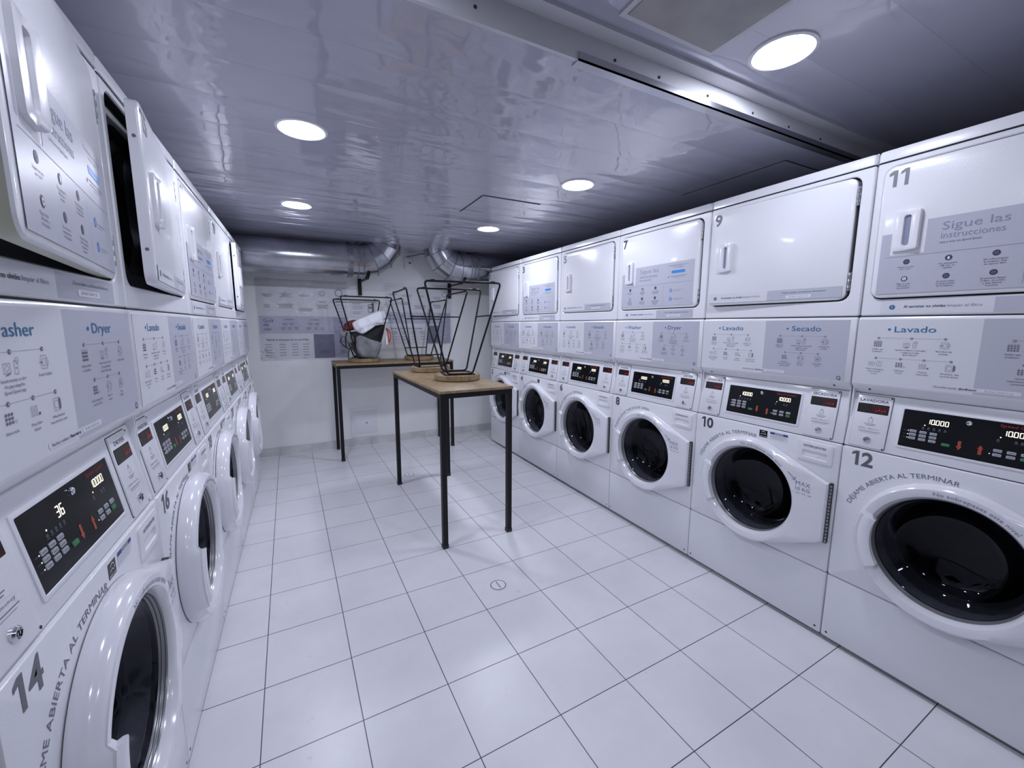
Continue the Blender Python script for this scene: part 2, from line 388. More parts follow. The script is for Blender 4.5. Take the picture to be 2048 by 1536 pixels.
def f_cabinet(b):
    for (z0, z1) in ((.022, .857), (.859, 1.36), (1.364, 1.955)):
        y0 = .012
        b.box((.003, y0, z0), (.008, .70, z1), ENAMEL); b.box((.675, y0, z0), (.680, .70, z1), ENAMEL)
        b.box((.003, .695, z0), (.680, .70, z1), ENAMEL)
    b.box((.008, .02, .022), (.675, .695, .03), ENAMEL)
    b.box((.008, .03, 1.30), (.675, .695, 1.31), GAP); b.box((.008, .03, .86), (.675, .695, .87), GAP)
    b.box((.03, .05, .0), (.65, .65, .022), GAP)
    for z in (.301, .858, 1.3648, 1.9142): b.box((.004, .003, z-.003), (.679, .019, z+.003), GAP)  # dark strips stand in for shade in the seams between panels
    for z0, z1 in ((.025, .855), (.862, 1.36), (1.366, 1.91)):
        for u in (.0025, .6785): b.box((u, .050 if z0 == .862 else .006, z0), (u+.002, .060 if z0 == .862 else .019, z1), GAP)  # upright dark strips, shade of the side gaps put in as colour
def f_top(b):
    L = rr(.002, .681, .0, .70, .012, 4, 2)
    def lp(z, e): 
        I = inset(L, e) if e else L
        return [(u, y-.002, z) for u, y in I]
    b.loft([lp(1.916, 0), lp(1.945, 0), lp(1.952, .003), lp(1.955, .010)], ENAMEL)
def f_kick(b):
    slab(b, .002, .681, .022, .299, -.02, FW, ENAMEL, .006, .006)
    for u in (.022, .661): disc(b, u, .045, .0045, GAP, FW+.0004, 10)
def f_washfront(b):
    O = rr(.002, .681, .303, .857, .006, 4, 8)
    b.loft([at(O, -.02), at(O, FW-.004), at(inset(O, .0015), FW-.001), at(inset(O, .004), FW), at(cmatch(GC, .20, O), FW), at(cmatch(GC, .196, O), FW-.006), at(cmatch(GC, .196, O), -.05)], ENAMEL, False, False)
def f_tub(b):
    c = (GC[0], 0, GC[1])
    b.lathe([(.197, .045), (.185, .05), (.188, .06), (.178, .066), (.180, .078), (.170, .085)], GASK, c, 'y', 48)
    b.lathe([(.17, .085), (.20, .10), (.265, .12), (.265, .42), (.24, .45), (.06, .46), (.0001, .455)], DRUM, c, 'y', 48)
    for k in range(3):
        a = R(90+120*k+20); ux, uz = math.cos(a), math.sin(a); tx, tz = -uz, ux
        L = []
        for y, hh in ((.13, .02), (.16, .06), (.38, .06), (.42, .02)):
            L.append([(c[0]+ux*.264+tx*.045, y, c[2]+uz*.264+tz*.045), (c[0]+ux*(.264-hh)+tx*.012, y, c[2]+uz*(.264-hh)+tz*.012), (c[0]+ux*(.264-hh)-tx*.012, y, c[2]+uz*(.264-hh)-tz*.012), (c[0]+ux*.264-tx*.045, y, c[2]+uz*.264-tz*.045)])
        b.loft(L, DRUM)
HC = [(.662, .688), (.662, .432)]
def outline(rad, n=112):
    """circle joined by tangents to the two hinge corners"""
    pts = [(GC[0]+rad*math.cos(2*PI*i/n*1.0), GC[1]+rad*math.sin(2*PI*i/n)) for i in range(n)]+HC
    P = sorted(pts)
    def half(P):
        h = []
        for p in P:
            while len(h) > 1 and (h[-1][0]-h[-2][0])*(p[1]-h[-2][1])-(h[-1][1]-h[-2][1])*(p[0]-h[-2][0]) <= 0: h.pop()
            h.append(p)
        return h[:-1]
    hull = half(P)+half(P[::-1])
    out = []
    for i in range(n):
        a = 2*PI*i/n; dx, dz = math.cos(a), math.sin(a); best = rad
        for j in range(len(hull)):
            p, q = hull[j], hull[(j+1) % len(hull)]
            ex, ez = q[0]-p[0], q[1]-p[1]; den = dx*ez-dz*ex
            if abs(den) < 1e-9: continue
            t = ((p[0]-GC[0])*ez-(p[1]-GC[1])*ex)/den; s_ = ((p[0]-GC[0])*dz-(p[1]-GC[1])*dx)/den
            if t > 0 and -1e-6 <= s_ <= 1+1e-6: best = max(best, t)
        out.append(best)
    return out
def f_door(b):
    n = 112; Rb = outline(.252, n)
    A = [2*PI*i/n for i in range(n)]
    def lp(rf, df):
        L = []
        for i, a in enumerate(A):
            rb = Rb[i]; e = max(0, min(1, (rb-.252)/.08)); e2 = max(0, (rb-.262)/.07); e2 = min(1, e2)
            # handle bulge on the left of the ring
            an = math.degrees(a) % 360; hb = 0
            if 159 < an < 213: hb = 1
            r_ = rf(rb, hb); d = df(e2, hb)
            L.append((GC[0]+r_*math.cos(a), -d, GC[1]+r_*math.sin(a)))
        return L
    b.loft([lp(lambda r_, h: r_-.004, lambda e, h: FW+.002), lp(lambda r_, h: r_, lambda e, h: FW+.010), lp(lambda r_, h: r_-.001, lambda e, h: .038-.006*e), lp(lambda r_, h: r_-.006, lambda e, h: .052-.012*e+.006*h),
            lp(lambda r_, h: r_-.016, lambda e, h: .060-.018*e+.010*h), lp(lambda r_, h: max(.236, r_-.04) if r_ > .262 else .236, lambda e, h: .063-.018*e+.012*h),
            lp(lambda r_, h: .222, lambda e, h: .063-.010*e+.010*h), lp(lambda r_, h: .210-.010*h, lambda e, h: .060-.006*e+.006*h), lp(lambda r_, h: .204-.01*h, lambda e, h: .050), lp(lambda r_, h: .200, lambda e, h: .040), lp(lambda r_, h: .200, lambda e, h: .036)], DOORW, False, False)
ROUT = outline(.252, 112)
def door_surf(u, z):
    """height of the moulded door at a point of its face"""
    q = math.hypot(u-GC[0], z-GC[1]); a = (math.atan2(z-GC[1], u-GC[0]) % (2*PI))/(2*PI)*112
    i = int(a) % 112; rb = ROUT[i]*(1-a+int(a))+ROUT[(i+1) % 112]*(a-int(a)); e = min(1, max(0, (rb-.262)/.07))
    P = [(.204, .050), (.210, .060-.006*e), (.222, .063-.010*e), (max(.236, rb-.04) if rb > .262 else .236, .063-.018*e), (rb-.016, .060-.018*e), (rb-.006, .052-.012*e)]
    if q <= P[0][0]: return P[0][1]
    for (r0, d0), (r1, d1) in zip(P, P[1:]):
        if q <= r1: return d0+(d1-d0)*(q-r0)/max(1e-6, r1-r0)
    return P[-1][1]
def f_doorprint(b):
    text(b, 'No sobrepases este nivel', 0, 0, .019, INK_L, lambda u, z: door_surf(u, z)+.0008, arc=(GC[0], GC[1], .216, 101), width=.205)
def f_maxprint(b):
    d = lambda u, z: door_surf(u, z)+.0009
    for q in ((.516, .700, .545, .672), (.545, .672, .533, .672), (.545, .672, .545, .684)): seg(b, *q, .003, INK_L, d)
    text(b, 'MAX', .548, .652, .026, INK_L, d, width=.055); text(b, '10 KG', .549, .630, .022, INK_L, d, width=.054)
    for k in range(4): seg(b, .530+.022*k, .620-.001*k, .545+.022*k, .6195-.001*k, .0022, INK_L, d)
def f_handle(b):
    # grip that overhangs the porthole between two ribs
    L = []
    for an in range(160, 213, 4):
        a = R(an); c_, s_ = math.cos(a), math.sin(a)
        L.append([(GC[0]+q*c_, -d, GC[1]+q*s_) for q, d in ((.232, .070), (.222, .078), (.200, .080), (.190, .076), (.190, .070), (.205, .064))])
    b.loft(L, DOORW)
def f_glass(b):
    b.lathe([(.1945, -.016), (.190, -.022), (.185, -.018), (.17, -.002), (.15, .02), (.13, .044), (.10, .056), (.0001, .058)], GLASS, (GC[0], 0, GC[1]), 'y', 64)
def f_gring(b): b.lathe([(.2005, -.038), (.1985, -.0385), (.1975, -.035), (.1985, -.033), (.1965, -.030), (.1960, -.027), (.1975, -.025), (.1955, -.022), (.1945, -.019), (.1945, -.012), (.199, .0)], RINGM, (GC[0], 0, GC[1]), 'y', 72)
def f_doorhinge(b):
    slab(b, .660, .671, .432, .690, FW, .026, RUB, .001, .001)
    for k in range(17): b.lathe([(.0042, 0), (.0042, .011)], HINGE, (.668, -.0255, .437+k*.0148), 'z', 8, True, True)
def f_soap(b):
    # pull-out detergent drawer with a finger recess
    O = rr(.520, .657, .756, .843, .010, 4, 6); d = FW+.004
    I = rr(.543, .638, .772, .804, .006, 4, 6)
    b.loft([at(O, FW-.003), at(O, d-.001), at(inset(O, .002), d), at(I, d), at(inset(I, .002), d-.003), at(inset(I, .004), lambda u, z: d-.008-.034*max(0, min(1, (z-.774)/.03)))], PLAST, False, True)
    text(b, 'DETERGENTES', .5885, .819, .0125, INK, d+.0005, 'c', .01, width=.085)
def f_bezel(b):
    # instruction panel: upright face, then a lip that slopes back under it
    prof = [(.001, 1.363), (-.001+.004, 1.360), (.006, 1.354), (.006, 1.112), (.003, 1.104), (-.030, 1.074), (-.034, 1.072), (-.05, 1.072)]
    loops = []
    for u, e in ((.002, .004), (.003, .0015), (.006, 0), (.677, 0), (.680, .0015), (.681, .004)):
        loops.append([(u, .05, 1.363-e)]+[(u, -(d-e), z+(-e if z > 1.3 else e)) for d, z in prof]+[(u, .05, 1.076)])
    b.loft(loops, ENAMEL)
    for u in (.056, .621): disc(b, u, 1.0895, .004, GAP, lambda a, z: .003-.033*(1.104-z)/.03+.0012, 10)
def icon(b, kind, u, z, m, d, s=1.0):
    t = .0007
    if kind == 'num':                 # price board
        for i in range(4):
            for j in range(3): rect(b, u-.013*s+i*.0068*s, u-.0085*s+i*.0068*s, z-.011*s+j*.0075*s, z-.0060*s+j*.0075*s, m, d)
        seg(b, u-.014*s, z+.0125*s, u+.014*s, z+.0125*s, t, m, d)
    elif kind == 'pay':
        frame(b, u-.022*s, u-.004*s, z-.010*s, z+.006*s, t, m, d); ring(b, u-.013*s, z-.002*s, .004*s, .0047*s, m, d, 12); seg(b, u-.018*s, z-.013*s, u-.006*s, z-.011*s, .0015, m, d)
        frame(b, u+.006*s, u+.016*s, z-.013*s, z+.009*s, t, m, d); ring(b, u+.015*s, z+.009*s, .0045*s, .0052*s, m, d, 12); disc(b, u+.011*s, z-.003*s, .0015*s, m, d, 8)
    elif kind == 'load':
        frame(b, u-.010*s, u+.010*s, z-.012*s, z+.012*s, t, m, d); ring(b, u, z, .0065*s, .0073*s, m, d, 16); seg(b, u-.014*s, z, u-.002*s, z, .0012, m, d); ring(b, u+.006*s, z, .008*s, .0088*s, m, d, 12, -70, 70)
    elif kind == 'open':
        frame(b, u-.012*s, u+.008*s, z-.012*s, z+.012*s, t, m, d); ring(b, u-.002*s, z, .007*s, .0078*s, m, d, 16); poly(b, [(u+.008*s, z-.012*s), (u+.013*s, z-.008*s), (u+.013*s, z+.008*s), (u+.008*s, z+.012*s)], m, d)
    elif kind == 'soap':
        frame(b, u-.022*s, u-.003*s, z-.008*s, z+.006*s, t, m, d); ring(b, u-.012*s, z-.001*s, .003*s, .0038*s, m, d, 10); seg(b, u-.001*s, z, u+.002*s, z, t, m, d); frame(b, u+.005*s, u+.020*s, z-.010*s, z+.010*s, t, m, d); seg(b, u+.0125*s, z-.010*s, u+.0125*s, z+.010*s, t, m, d)
    elif kind == 'keys':
        for i in range(3):
            for j in range(3): disc(b, u-.010*s+i*.0075*s, z-.006*s+j*.0066*s, .0027*s, m, d, 8)
        ring(b, u+.013*s, z-.006*s, .0023*s, .003*s, m, d, 8)
    elif kind == 'start':
        for i in range(3):
            for j in range(3): ring(b, u-.010*s+i*.0075*s, z-.006*s+j*.0066*s, .0021*s, .0028*s, m, d, 8)
        disc(b, u+.013*s, z-.006*s, .003*s, m, d, 8)
    elif kind == 'filter':
        frame(b, u-.011*s, u+.009*s, z-.012*s, z+.012*s, t, m, d); frame(b, u-.006*s, u+.004*s, z-.006*s, z+.006*s, t, m, d); poly(b, [(u-.003*s, z-.003*s), (u+.002*s, z-.003*s), (u-.0005*s, z+.003*s)], m, d); ring(b, u+.006*s, z, .008*s, .0088*s, m, d, 12, -70, 70)
CAP = {'es': dict(h=('Lavado', 'Secado'), a=(['Verifica que', 'el número'], ['Inserta tu dinero / monedas', 'o paga por la app', 'Speed Queen'], ['Introduce tus', 'prendas']),
                  b=(['Vierte tu detergente', 'antes de iniciar', 'el ciclo'], ['Selecciona', 'tu ciclo'], ['Presiona', 'botón Start'], ['Al terminar, deja', 'la puerta abierta']),
                  c=(['Selecciona', 'temperatura y tiempo', 'y presiona Start'], ['Retira tus', 'prendas'], ['Limpia el filtro', 'al final']), q='¿Necesitas ayuda?', r='¡Escríbenos!'),
       'en': dict(h=('Washer', 'Dryer'), a=(['Verify number', 'on machine'], ['Insert money on slot', 'Or pay using the', 'Speed Queen app'], ['Insert clothes']),
                  b=(['Add detergent', 'before starting', 'the cycle'], ['Select cycle'], ['Press Start', 'button'], ['When finished,', 'leave the door open']),
                  c=(['Select temperature', 'and press Start'], ['Take out', 'clothes'], ['Clean', 'the filter']), q='Need help or assistance?', r='Please text us')}
def f_instr(lang):
    c = CAP[lang]
    def f(b):
        d0 = .0065; d1 = .0069; d2 = .0073
        rect(b, .004, .331, 1.112, 1.353, STK_L, d0); rect(b, .331, .660, 1.112, 1.353, STK_G, d0)
        disc(b, .099, 1.3175, .0042, INK_B, d2); text(b, c['h'][0], .114, 1.308, .030, INK_B, d2, res=3, width=.110 if lang == 'es' else .122)
        disc(b, .428, 1.3175, .0042, INK_B, d2); text(b, c['h'][1], .446, 1.308, .030, INK_B, d2, res=3, width=.114 if lang == 'es' else .096)
        def row(pts, z, icons, caps, sz=.0072):
            seg(b, pts[0], z, pts[-1], z, .0006, INK_L, d1)
            for u, ic, cp in zip(pts, icons, caps):
                disc(b, u, z, .0038, INK_G, d2, 12); disc(b, u, z, .0014, STK_L, d2+.0003, 8)
                icon(b, ic, u, z-.0215, INK_G, d2, .92)
                for k, t in enumerate(cp): text(b, t, u, z-.0435-.0085*k, sz, INK_G, d2, 'c', .012, 1)
        row([.071, .164, .250], 1.286, ['num', 'pay', 'load'], c['a']); row([.070, .141, .204, .271], 1.212, ['soap', 'keys', 'start', 'open'], c['b'], .0066)
        row([.400, .490, .578], 1.286, ['num', 'pay', 'load'], c['a']); row([.427, .492, .558], 1.214, ['keys', 'load', 'filter'], c['c'], .0066)
        rect(b, .226, .432, 1.1195, 1.1325, STK_L, d1, .005)
        text(b, c['q'], .236, 1.1232, .0085, INK_G, d2, 'l', .012, 1, width=.058); text(b, c['r'], .298, 1.1232, .0088, INK, d2, 'l', .03, 1, width=.040)
        rect(b, .346, .424, 1.1212, 1.1308, STK_W, d2, .004); text(b, '55 4161 1204 91 53', .356, 1.1236, .0072, INK_L, d2+.0004, 'l', 0, 1, width=.060)
        ring(b, .640, 1.1235, .0055, .0075, INK, d2, 20); seg(b, .642, 1.119, .647, 1.115, .0018, INK, d2)
    return f
def f_control(b):
    slab(b, .002, .681, .8605, 1.0705, -.05, pan_d, ENAMEL, .004, .003)
def pd(e): return lambda u, z: pan_d(u, z)+e
def f_display(b):
    L = rr(.156, .507, .892, 1.040, .003, 3, 1)
    b.loft([at(L, pd(0)), at(L, pd(.0025)), at(inset(L, .002), pd(.0035)), at(inset(L, .007), pd(.0035)), at(inset(L, .008), pd(.002))], PLAST, False, False)
    rect(b, .163, .500, .899, 1.033, BLK, pd(.0022))
def f_print(show):
    def f(b):
        d = pd(.0026); e = pd(.0030)
        if show == '36':
            seven(b, '36', .268, .989, .0085, .019, DIGIT, d, .0022)
        else: seven(b, '10.000', .229, .992, .0073, .015, DIGIT, d, .0019)
        seven(b, '10.000', .405, .992, .0073, .015, DIGIT, d, .0019)
        for u in (.225, .402): disc(b, u, .985, .0018, DIGIT, d, 8)
        text(b, 'Speed Queen', .396, 1.018, .0125, BRAND, d, bold=.012, width=.083)
        for u, zz in ((.222, .976), (.236, .977), (.250, .977), (.264, .977), (.278, .977), (.398, .976), (.435, .977), (.447, .977)):
            ring(b, u, zz, .0018, .0027, INK_L, d, 8); rect(b, u-.004, u+.004, zz-.0055, zz-.0045, INK_G, d)
        for sgn, u in ((-1, .317), (1, .365)):
            z = .938
            poly(b, [(u-.007, z), (u+.007, z), (u, z+sgn*.012)] if sgn > 0 else [(u+.007, z-.004), (u-.007, z-.004), (u, z-.016)], ARROW, d)
            rect(b, u-.004, u+.004, z-.018 if sgn > 0 else z-.004, z+.001 if sgn > 0 else z+.014, ARROW, d)
        for k in range(3): disc(b, .185, .959-.0125*k, .0014, DIGIT, d, 6); rect(b, .172, .182, .9585-.0125*k, .9592-.0125*k, INK_G, d)
        disc(b, .386, .930, .0014, DIGIT, d, 6)
    return f
def f_badge(b): 
    b.lathe([(.0075, 0), (.0075, -.004), (.006, -.005), (.0035, -.0035), (.0001, -.003)], CHROME, (.330, -pan_d(0, 1.015)-.002, 1.015), 'y', 20, True, False)
def f_keys(which):
    def f(b):
        if which == 'l':
            for i in range(3):
                for j in range(3): u, z = .198+.0265*i, .9595-.0125*j; slab(b, u-.0095, u+.0095, z-.0045, z+.0045, pd(.002), pd(.0040), KEY, .0018, .0005, 2, 1); rect(b, u-.006, u+.006, z-.0008, z+.0008, INK_G, pd(.0043))
            slab(b, .275, .296, .9265, .9355, pd(.002), pd(.0040), KEYG, .0018, .0005, 2, 1)
        else:
            for i in range(3):
                for j in range(2):
                    u, z = .402+.0285*i, .9425-.0135*j; slab(b, u-.0095, u+.0095, z-.0045, z+.0045, pd(.002), pd(.0040), KEYG if (i, j) == (2, 1) else KEY, .0018, .0005, 2, 1); rect(b, u-.006, u+.006, z-.0008, z+.0008, INK_G, pd(.0043))
    return f
def f_coin(u0, u1, word, code):
    def f(b):
        slab(b, u0-.0015, u1+.0015, .8665, 1.0665, pd(-.002), pd(.0008), GAP, .005, .0005)
        slab(b, u0, u1, .868, 1.065, pd(0), pd(.0045), PLAST, .005, .0012)
        c = (u0+u1)/2; e = pd(.0050)
        text(b, word, c, 1.0415, .0145, INK_B if 0 else INK_G, e, 'c', .02, width=min(.088, .0125*len(word)))
        disc(b, c, .983, .0022, INK_B, e, 8); frame(b, c-.007, c+.007, .965, .979, .0008, INK_G, e)
        for k, (hw, t) in enumerate(((.018, .001), (.013, .001))): rect(b, c-hw, c+hw, .957-.005*k, .958-.005*k+t*.5, INK_G, e)
        rect(b, c-.036, c+.036, .934, .946, STK_W, e, .005); disc(b, c-.030, .940, .0018, INK_B, pd(.0054), 8)
        text(b, 'No dinero' if code else 'No money', c-.025, .9375, .009, INK_L, pd(.0054), 'l', 0, 1, width=.055)
        rect(b, c-.032, c+.034, .9285, .9300, INK_G, e); rect(b, c-.026, c+.026, .9235, .9243, INK_L, e)
        for uu, zz in ((u1-.004, 1.0615), (u1-.004, .8715)): disc(b, uu, zz, .003, GAP, e, 8)
    return f
def f_slot(c):
    def f(b):
        rect(b, c-.0465, c+.0465, .9995, 1.0325, BLKW, pd(.0052)); slab(b, c-.048, c+.048, .998, 1.034, pd(.004), pd(.005), BLK, .002, .0004); rect(b, c-.002, c+.044, 1.0015, 1.0305, REDW, pd(.0054))
        for k in range(4): seg(b, c+.010+.008*k, 1.010, c+.014+.008*k, 1.010+.006*(k % 2), .0012, REDLED, pd(.0056))
    return f
def f_lock(c):
    def f(b):
        y = -pan_d(0, .898)-.004
        b.lathe([(.0115, .002), (.0115, -.004), (.0095, -.007), (.0075, -.007), (.0072, -.003), (.004, -.003), (.0038, -.0065), (.0001, -.0065)], CHROME, (c, y, .898), 'y', 24, True, False)
        b.box((c-.0006, y-.0072, .894), (c+.0006, y-.0063, .902), GAP)
    return f
DX0, DX1, DZ0, DZ1 = .030, .630, 1.432, 1.889
def f_dryfront(b):
    O = rr(.002, .681, 1.3665, 1.9125, .006, 4, 8); Q = rr(.0265, .6415, 1.4265, 1.8925, .034, 4, 8); I = rr(.072, .596, 1.468, 1.852, .09, 4, 8)
    b.loft([at(O, -.02), at(O, -.007), at(inset(O, .0015), -.003), at(inset(O, .005), 0), at(inset(Q, -.003), 0), at(Q, -.003), at(Q, -.006)], ENAMEL, False, False)
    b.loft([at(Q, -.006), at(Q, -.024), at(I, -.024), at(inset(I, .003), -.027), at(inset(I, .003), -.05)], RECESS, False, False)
def f_dryin(b):
    I = inset(rr(.072, .596, 1.468, 1.852, .09, 4, 8), .002); c = (.334, 1.655)
    b.loft([at(I, -.05), at(cmatch(c, .178, I), -.055), at(cmatch(c, .172, I), -.065), at(cmatch(c, .172, I), -.10)], BULK, False, False)
    b.lathe([(.172, .10), (.285, .105), (.285, .60), (.0001, .61)], DRYDRUM, (c[0], 0, c[1]), 'y', 48)
    rect(b, .20, .47, 1.838, 1.848, GAP, -.044)
def f_ddoor(edge):
    """dryer door about its hinge line: local x runs from the free edge (-.602) to 0"""
    def f(b):
        L = rr(DX0-DX1, 0, DZ0, DZ1, .030, 6, 3)
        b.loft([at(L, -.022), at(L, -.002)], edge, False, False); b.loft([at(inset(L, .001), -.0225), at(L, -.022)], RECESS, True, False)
        b.loft([at(L, -.002), at(inset(L, .0015), .002), at(inset(L, .005), .0038), at(inset(L, .016), .0042), at(inset(L, .021), .0055)], ENAMEL, False, True)
    return f
def f_dseal(b):
    I = rr(.10-DX1, .568-DX1, 1.49, 1.83, .12, 6, 4)
    b.loft([at(I, -.005), at(inset(I, .004), -.016), at(inset(I, .018), -.018), at(inset(I, .024), -.010)], RUB, False, False)
    b.loft([at(inset(I, .022), -.006), at(inset(I, .035), -.040), at(inset(I, .07), -.050)], STEEL, False, True)
def f_dhandle(b):
    u0, u1, z0, z1 = .078-DX1, .150-DX1, 1.592, 1.728
    O = rr(u0, u1, z0, z1, .008, 4, 6); I = rr(u0+.026, u0+.047, z0+.016, z1-.016, .008, 4, 6)
    df = lambda u, z: .0310+.008*max(0, (u-(u0+.036))/(u1-u0-.036))
    b.loft([at(O, .0215), at(O, .030), at(inset(O, .002), lambda u, z: df(u, z)-.001), at(inset(O, .005), df), at(I, df), at(inset(I, .002), .024)], PLAST, False, True)
    rect(b, u0+.028, u0+.045, z0+.018, z1-.018, INK_L, .0245)
def f_dhinge(zc):
    def f(b):
        slab(b, .6305, .6412, zc-.036, zc+.036, -.022, -.002, RUB, .001, .0008)
        for k in range(6): b.lathe([(.0044, 0), (.0044, .0108)], CHROME if k % 2 else HINGE, (.6360, -.0005, zc-.035+k*.0118), 'z', 10, True, True)
    return f
def f_num(txt, u, z, size, m, d, width):
    """bold figures of equal height; the figure one has a flag"""
    hh = size*.75; wd = {1: .64, 2: .50}[min(2, len(txt))]*hh*1.0
    def f(b):
        x = u
        for ch in txt:
            if ch == '1':
                t = .19*hh
                poly(b, [(x+.22*hh, z), (x+.22*hh+t, z), (x+.22*hh+t, z+hh), (x+.20*hh, z+hh), (x, z+.86*hh), (x, z+.70*hh), (x+.22*hh, z+.80*hh)], m, d); x += .56*hh
            else:
                vs, fs = glyphs(ch, .03 if ch != '4' else .018, 6); x0 = min(v[0] for v in vs); x1 = max(v[0] for v in vs); y0 = min(v[1] for v in vs); y1 = max(v[1] for v in vs)
                gw = .66*hh
                b.add([(x+(p-x0)/(x1-x0)*gw, -d, z+(q-y0)/(y1-y0)*hh) for p, q in vs], fs, m); x += gw+.10*hh
    return f
def f_doorsticker(b):
    d = .0222; e = .0227; X = DX1
    L = [(.046, 1.445), (.603, 1.445), (.603, 1.687), (.165, 1.687), (.165, 1.580), (.074, 1.580), (.074, 1.655), (.046, 1.655)]
    for q in ([L[0], L[1], (.603, 1.580), (.046, 1.580)], [(.165, 1.580), (.603, 1.580), L[2], L[3]], [(.046, 1.580), L[5], L[6], L[7]]): poly(b, [(u-X, z) for u, z in q], STK_G, d)
    text(b, 'Sigue las', .204-X, 1.645, .036, INK_L, e, width=.148, res=3, bold=-.004); text(b, 'instrucciones', .203-X, 1.617, .028, INK_L, e, width=.142, res=3, bold=-.004)
    text(b, 'Lava y seca con Speed Queen', .202-X, 1.602, .0095, INK_G, e, width=.095, res=1, bold=.01)
    seg(b, .064-X, 1.573, .595-X, 1.573, .0009, INK_L, e); seg(b, .395-X, 1.560, .395-X, 1.455, .0008, INK_L, e)
    caps = [['Separa tu ropa', 'por color'], ['Usa detergente', 'HE, bajo en', 'espuma'], ['No sobrecargues', 'la máquina, deja', 'un espacio libre'],
            ['Elige el ciclo', 'adecuado a', 'tus prendas'], ['Al secar revisa', 'la temperatura', 'de la etiqueta'], ['Al terminar limpia', 'el filtro de pelusa', 'y deja abierta', 'la puerta']]
    for k, (u, z) in enumerate(((.123, 1.553), (.229, 1.553), (.334, 1.553), (.123, 1.495), (.229, 1.495), (.334, 1.495))):
        disc(b, u-X, z, .0088, INK, e)
        if k == 3: disc(b, u-X, z, .0058, STK_W, e+.0004); disc(b, u-X, z, .0018, INK, e+.0008, 8)
        elif k == 1: poly(b, [(u-X-.003, z-.005), (u-X+.003, z-.005), (u-X+.003, z+.001), (u-X+.001, z+.005), (u-X-.001, z+.005), (u-X-.003, z+.001)], STK_W, e+.0004)
        else: ring(b, u-X, z, .003, .0042, INK_L, e+.0004, 12)
        for j, t in enumerate(caps[k]): text(b, t, u-X, z-.0195-.0072*j, .0074, INK_G, e, 'c', .008, 1)
    text(b, 'Consulta más información en', .497-X, 1.665, .0095, INK_G, e, 'c', width=.135, res=1); text(b, 'nuestra página', .497-X, 1.654, .0095, INK_G, e, 'c', width=.065, res=1)
    rect(b, .449-X, .543-X, 1.624, 1.640, BLUE, e, .007)
    disc(b, .430-X, 1.606, .004, INK_G, e); rect(b, .442-X, .555-X, 1.6095, 1.6110, INK_G, e); rect(b, .450-X, .545-X, 1.6025, 1.6038, INK_G, e); rect(b, .475-X, .510-X, 1.596, 1.597, INK_L, e)
    for z in (1.530, 1.482):
        ring(b, .451-X, z, .0055, .0098, BLUE, e); rect(b, .472-X, .540-X, z, z+.0012, INK_L, e); rect(b, .472-X, .515-X, z-.006, z-.005, INK_L, e)
def strip(b, u0, u1, um, z0, z1, d, X=0):
    rect(b, u0-X, um-X, z0, z1, STK_L, d); rect(b, um-X, u1-X, z0, z1, STK_G, d); zc = (z0+z1)/2; e = d+.0005
    disc(b, u0+.034-X, zc, .0085, INK_B, e); rect(b, u0+.033-X, u0+.035-X, zc-.001, zc+.0055, STK_W, e+.0004); rect(b, u0+.033-X, u0+.035-X, zc-.0050, zc-.0032, STK_W, e+.0004)
    text(b, 'Al terminar no olvides', u0+.066-X, zc-.003, .0125, INK, e, width=.108, bold=.014, res=2); text(b, 'limpiar el filtro', u0+.178-X, zc-.003, .0125, INK_L, e, width=.080, res=2)
    text(b, '¿Tienes dudas o problemas? Escríbenos', um+.062-X, zc+.0055, .0095, INK_G, e, width=.170, res=1, bold=.008)
    rect(b, um+.080-X, um+.180-X, zc-.016, zc-.003, STK_W, e, .005); text(b, '55 4161 1204 91 53', um+.094-X, zc-.0125, .0095, INK_L, e+.0004, width=.075, res=1)
def f_stripdoor(b): strip(b, .040, .618, .330, 1.443, 1.486, .0222, DX1)
def f_stripbody(b): strip(b, .062, .606, .345, 1.3735, 1.421, .0006)
def f_arc(lang):
    t = 'DÉJAME ABIERTA AL TERMINAR' if lang == 'es' else 'PLEASE LEAVE THE DOOR OPEN'
    return lambda b: text(b, t, 0, 0, .0235, INK_G, FW+.0006, arc=(.293, .549, .256, 161), width=.256*R(81), bold=0, res=3)
def f_energy(b):
    rect(b, .350, .387, .812, .845, BLK, FW+.0006); ring(b, .3685, .832, .0075, .0095, STK_W, FW+.001, 16, 20, 160)
    seg(b, .355, .826, .365, .829, .0016, STK_W, FW+.001); seg(b, .366, .830, .375, .826, .0018, STK_W, FW+.001); disc(b, .379, .829, .0022, STK_W, FW+.001, 8)
    text(b, 'ENERGY STAR', .3685, .8145, .006, STK_W, FW+.001, 'c', .01, 1, width=.032)
def f_notice(b):
    e = FW+.0006
    rect(b, .400, .477, .813, .846, STK_W, e); rect(b, .400, .477, .8365, .8455, mat('notice_blue', (.02, .03, .22), .4), e+.0004); rect(b, .420, .457, .8370, .8450, STK_W, e+.0007); text(b, 'NOTICE', .4385, .8378, .0085, mat('notice_blue', (.02, .03, .22), .4), e+.001, 'c', .03, 2, width=.033)
    for k in range(4): rect(b, .403, .474-.004*k, .8315-.0045*k, .8322-.0045*k, INK_L, e+.0005)

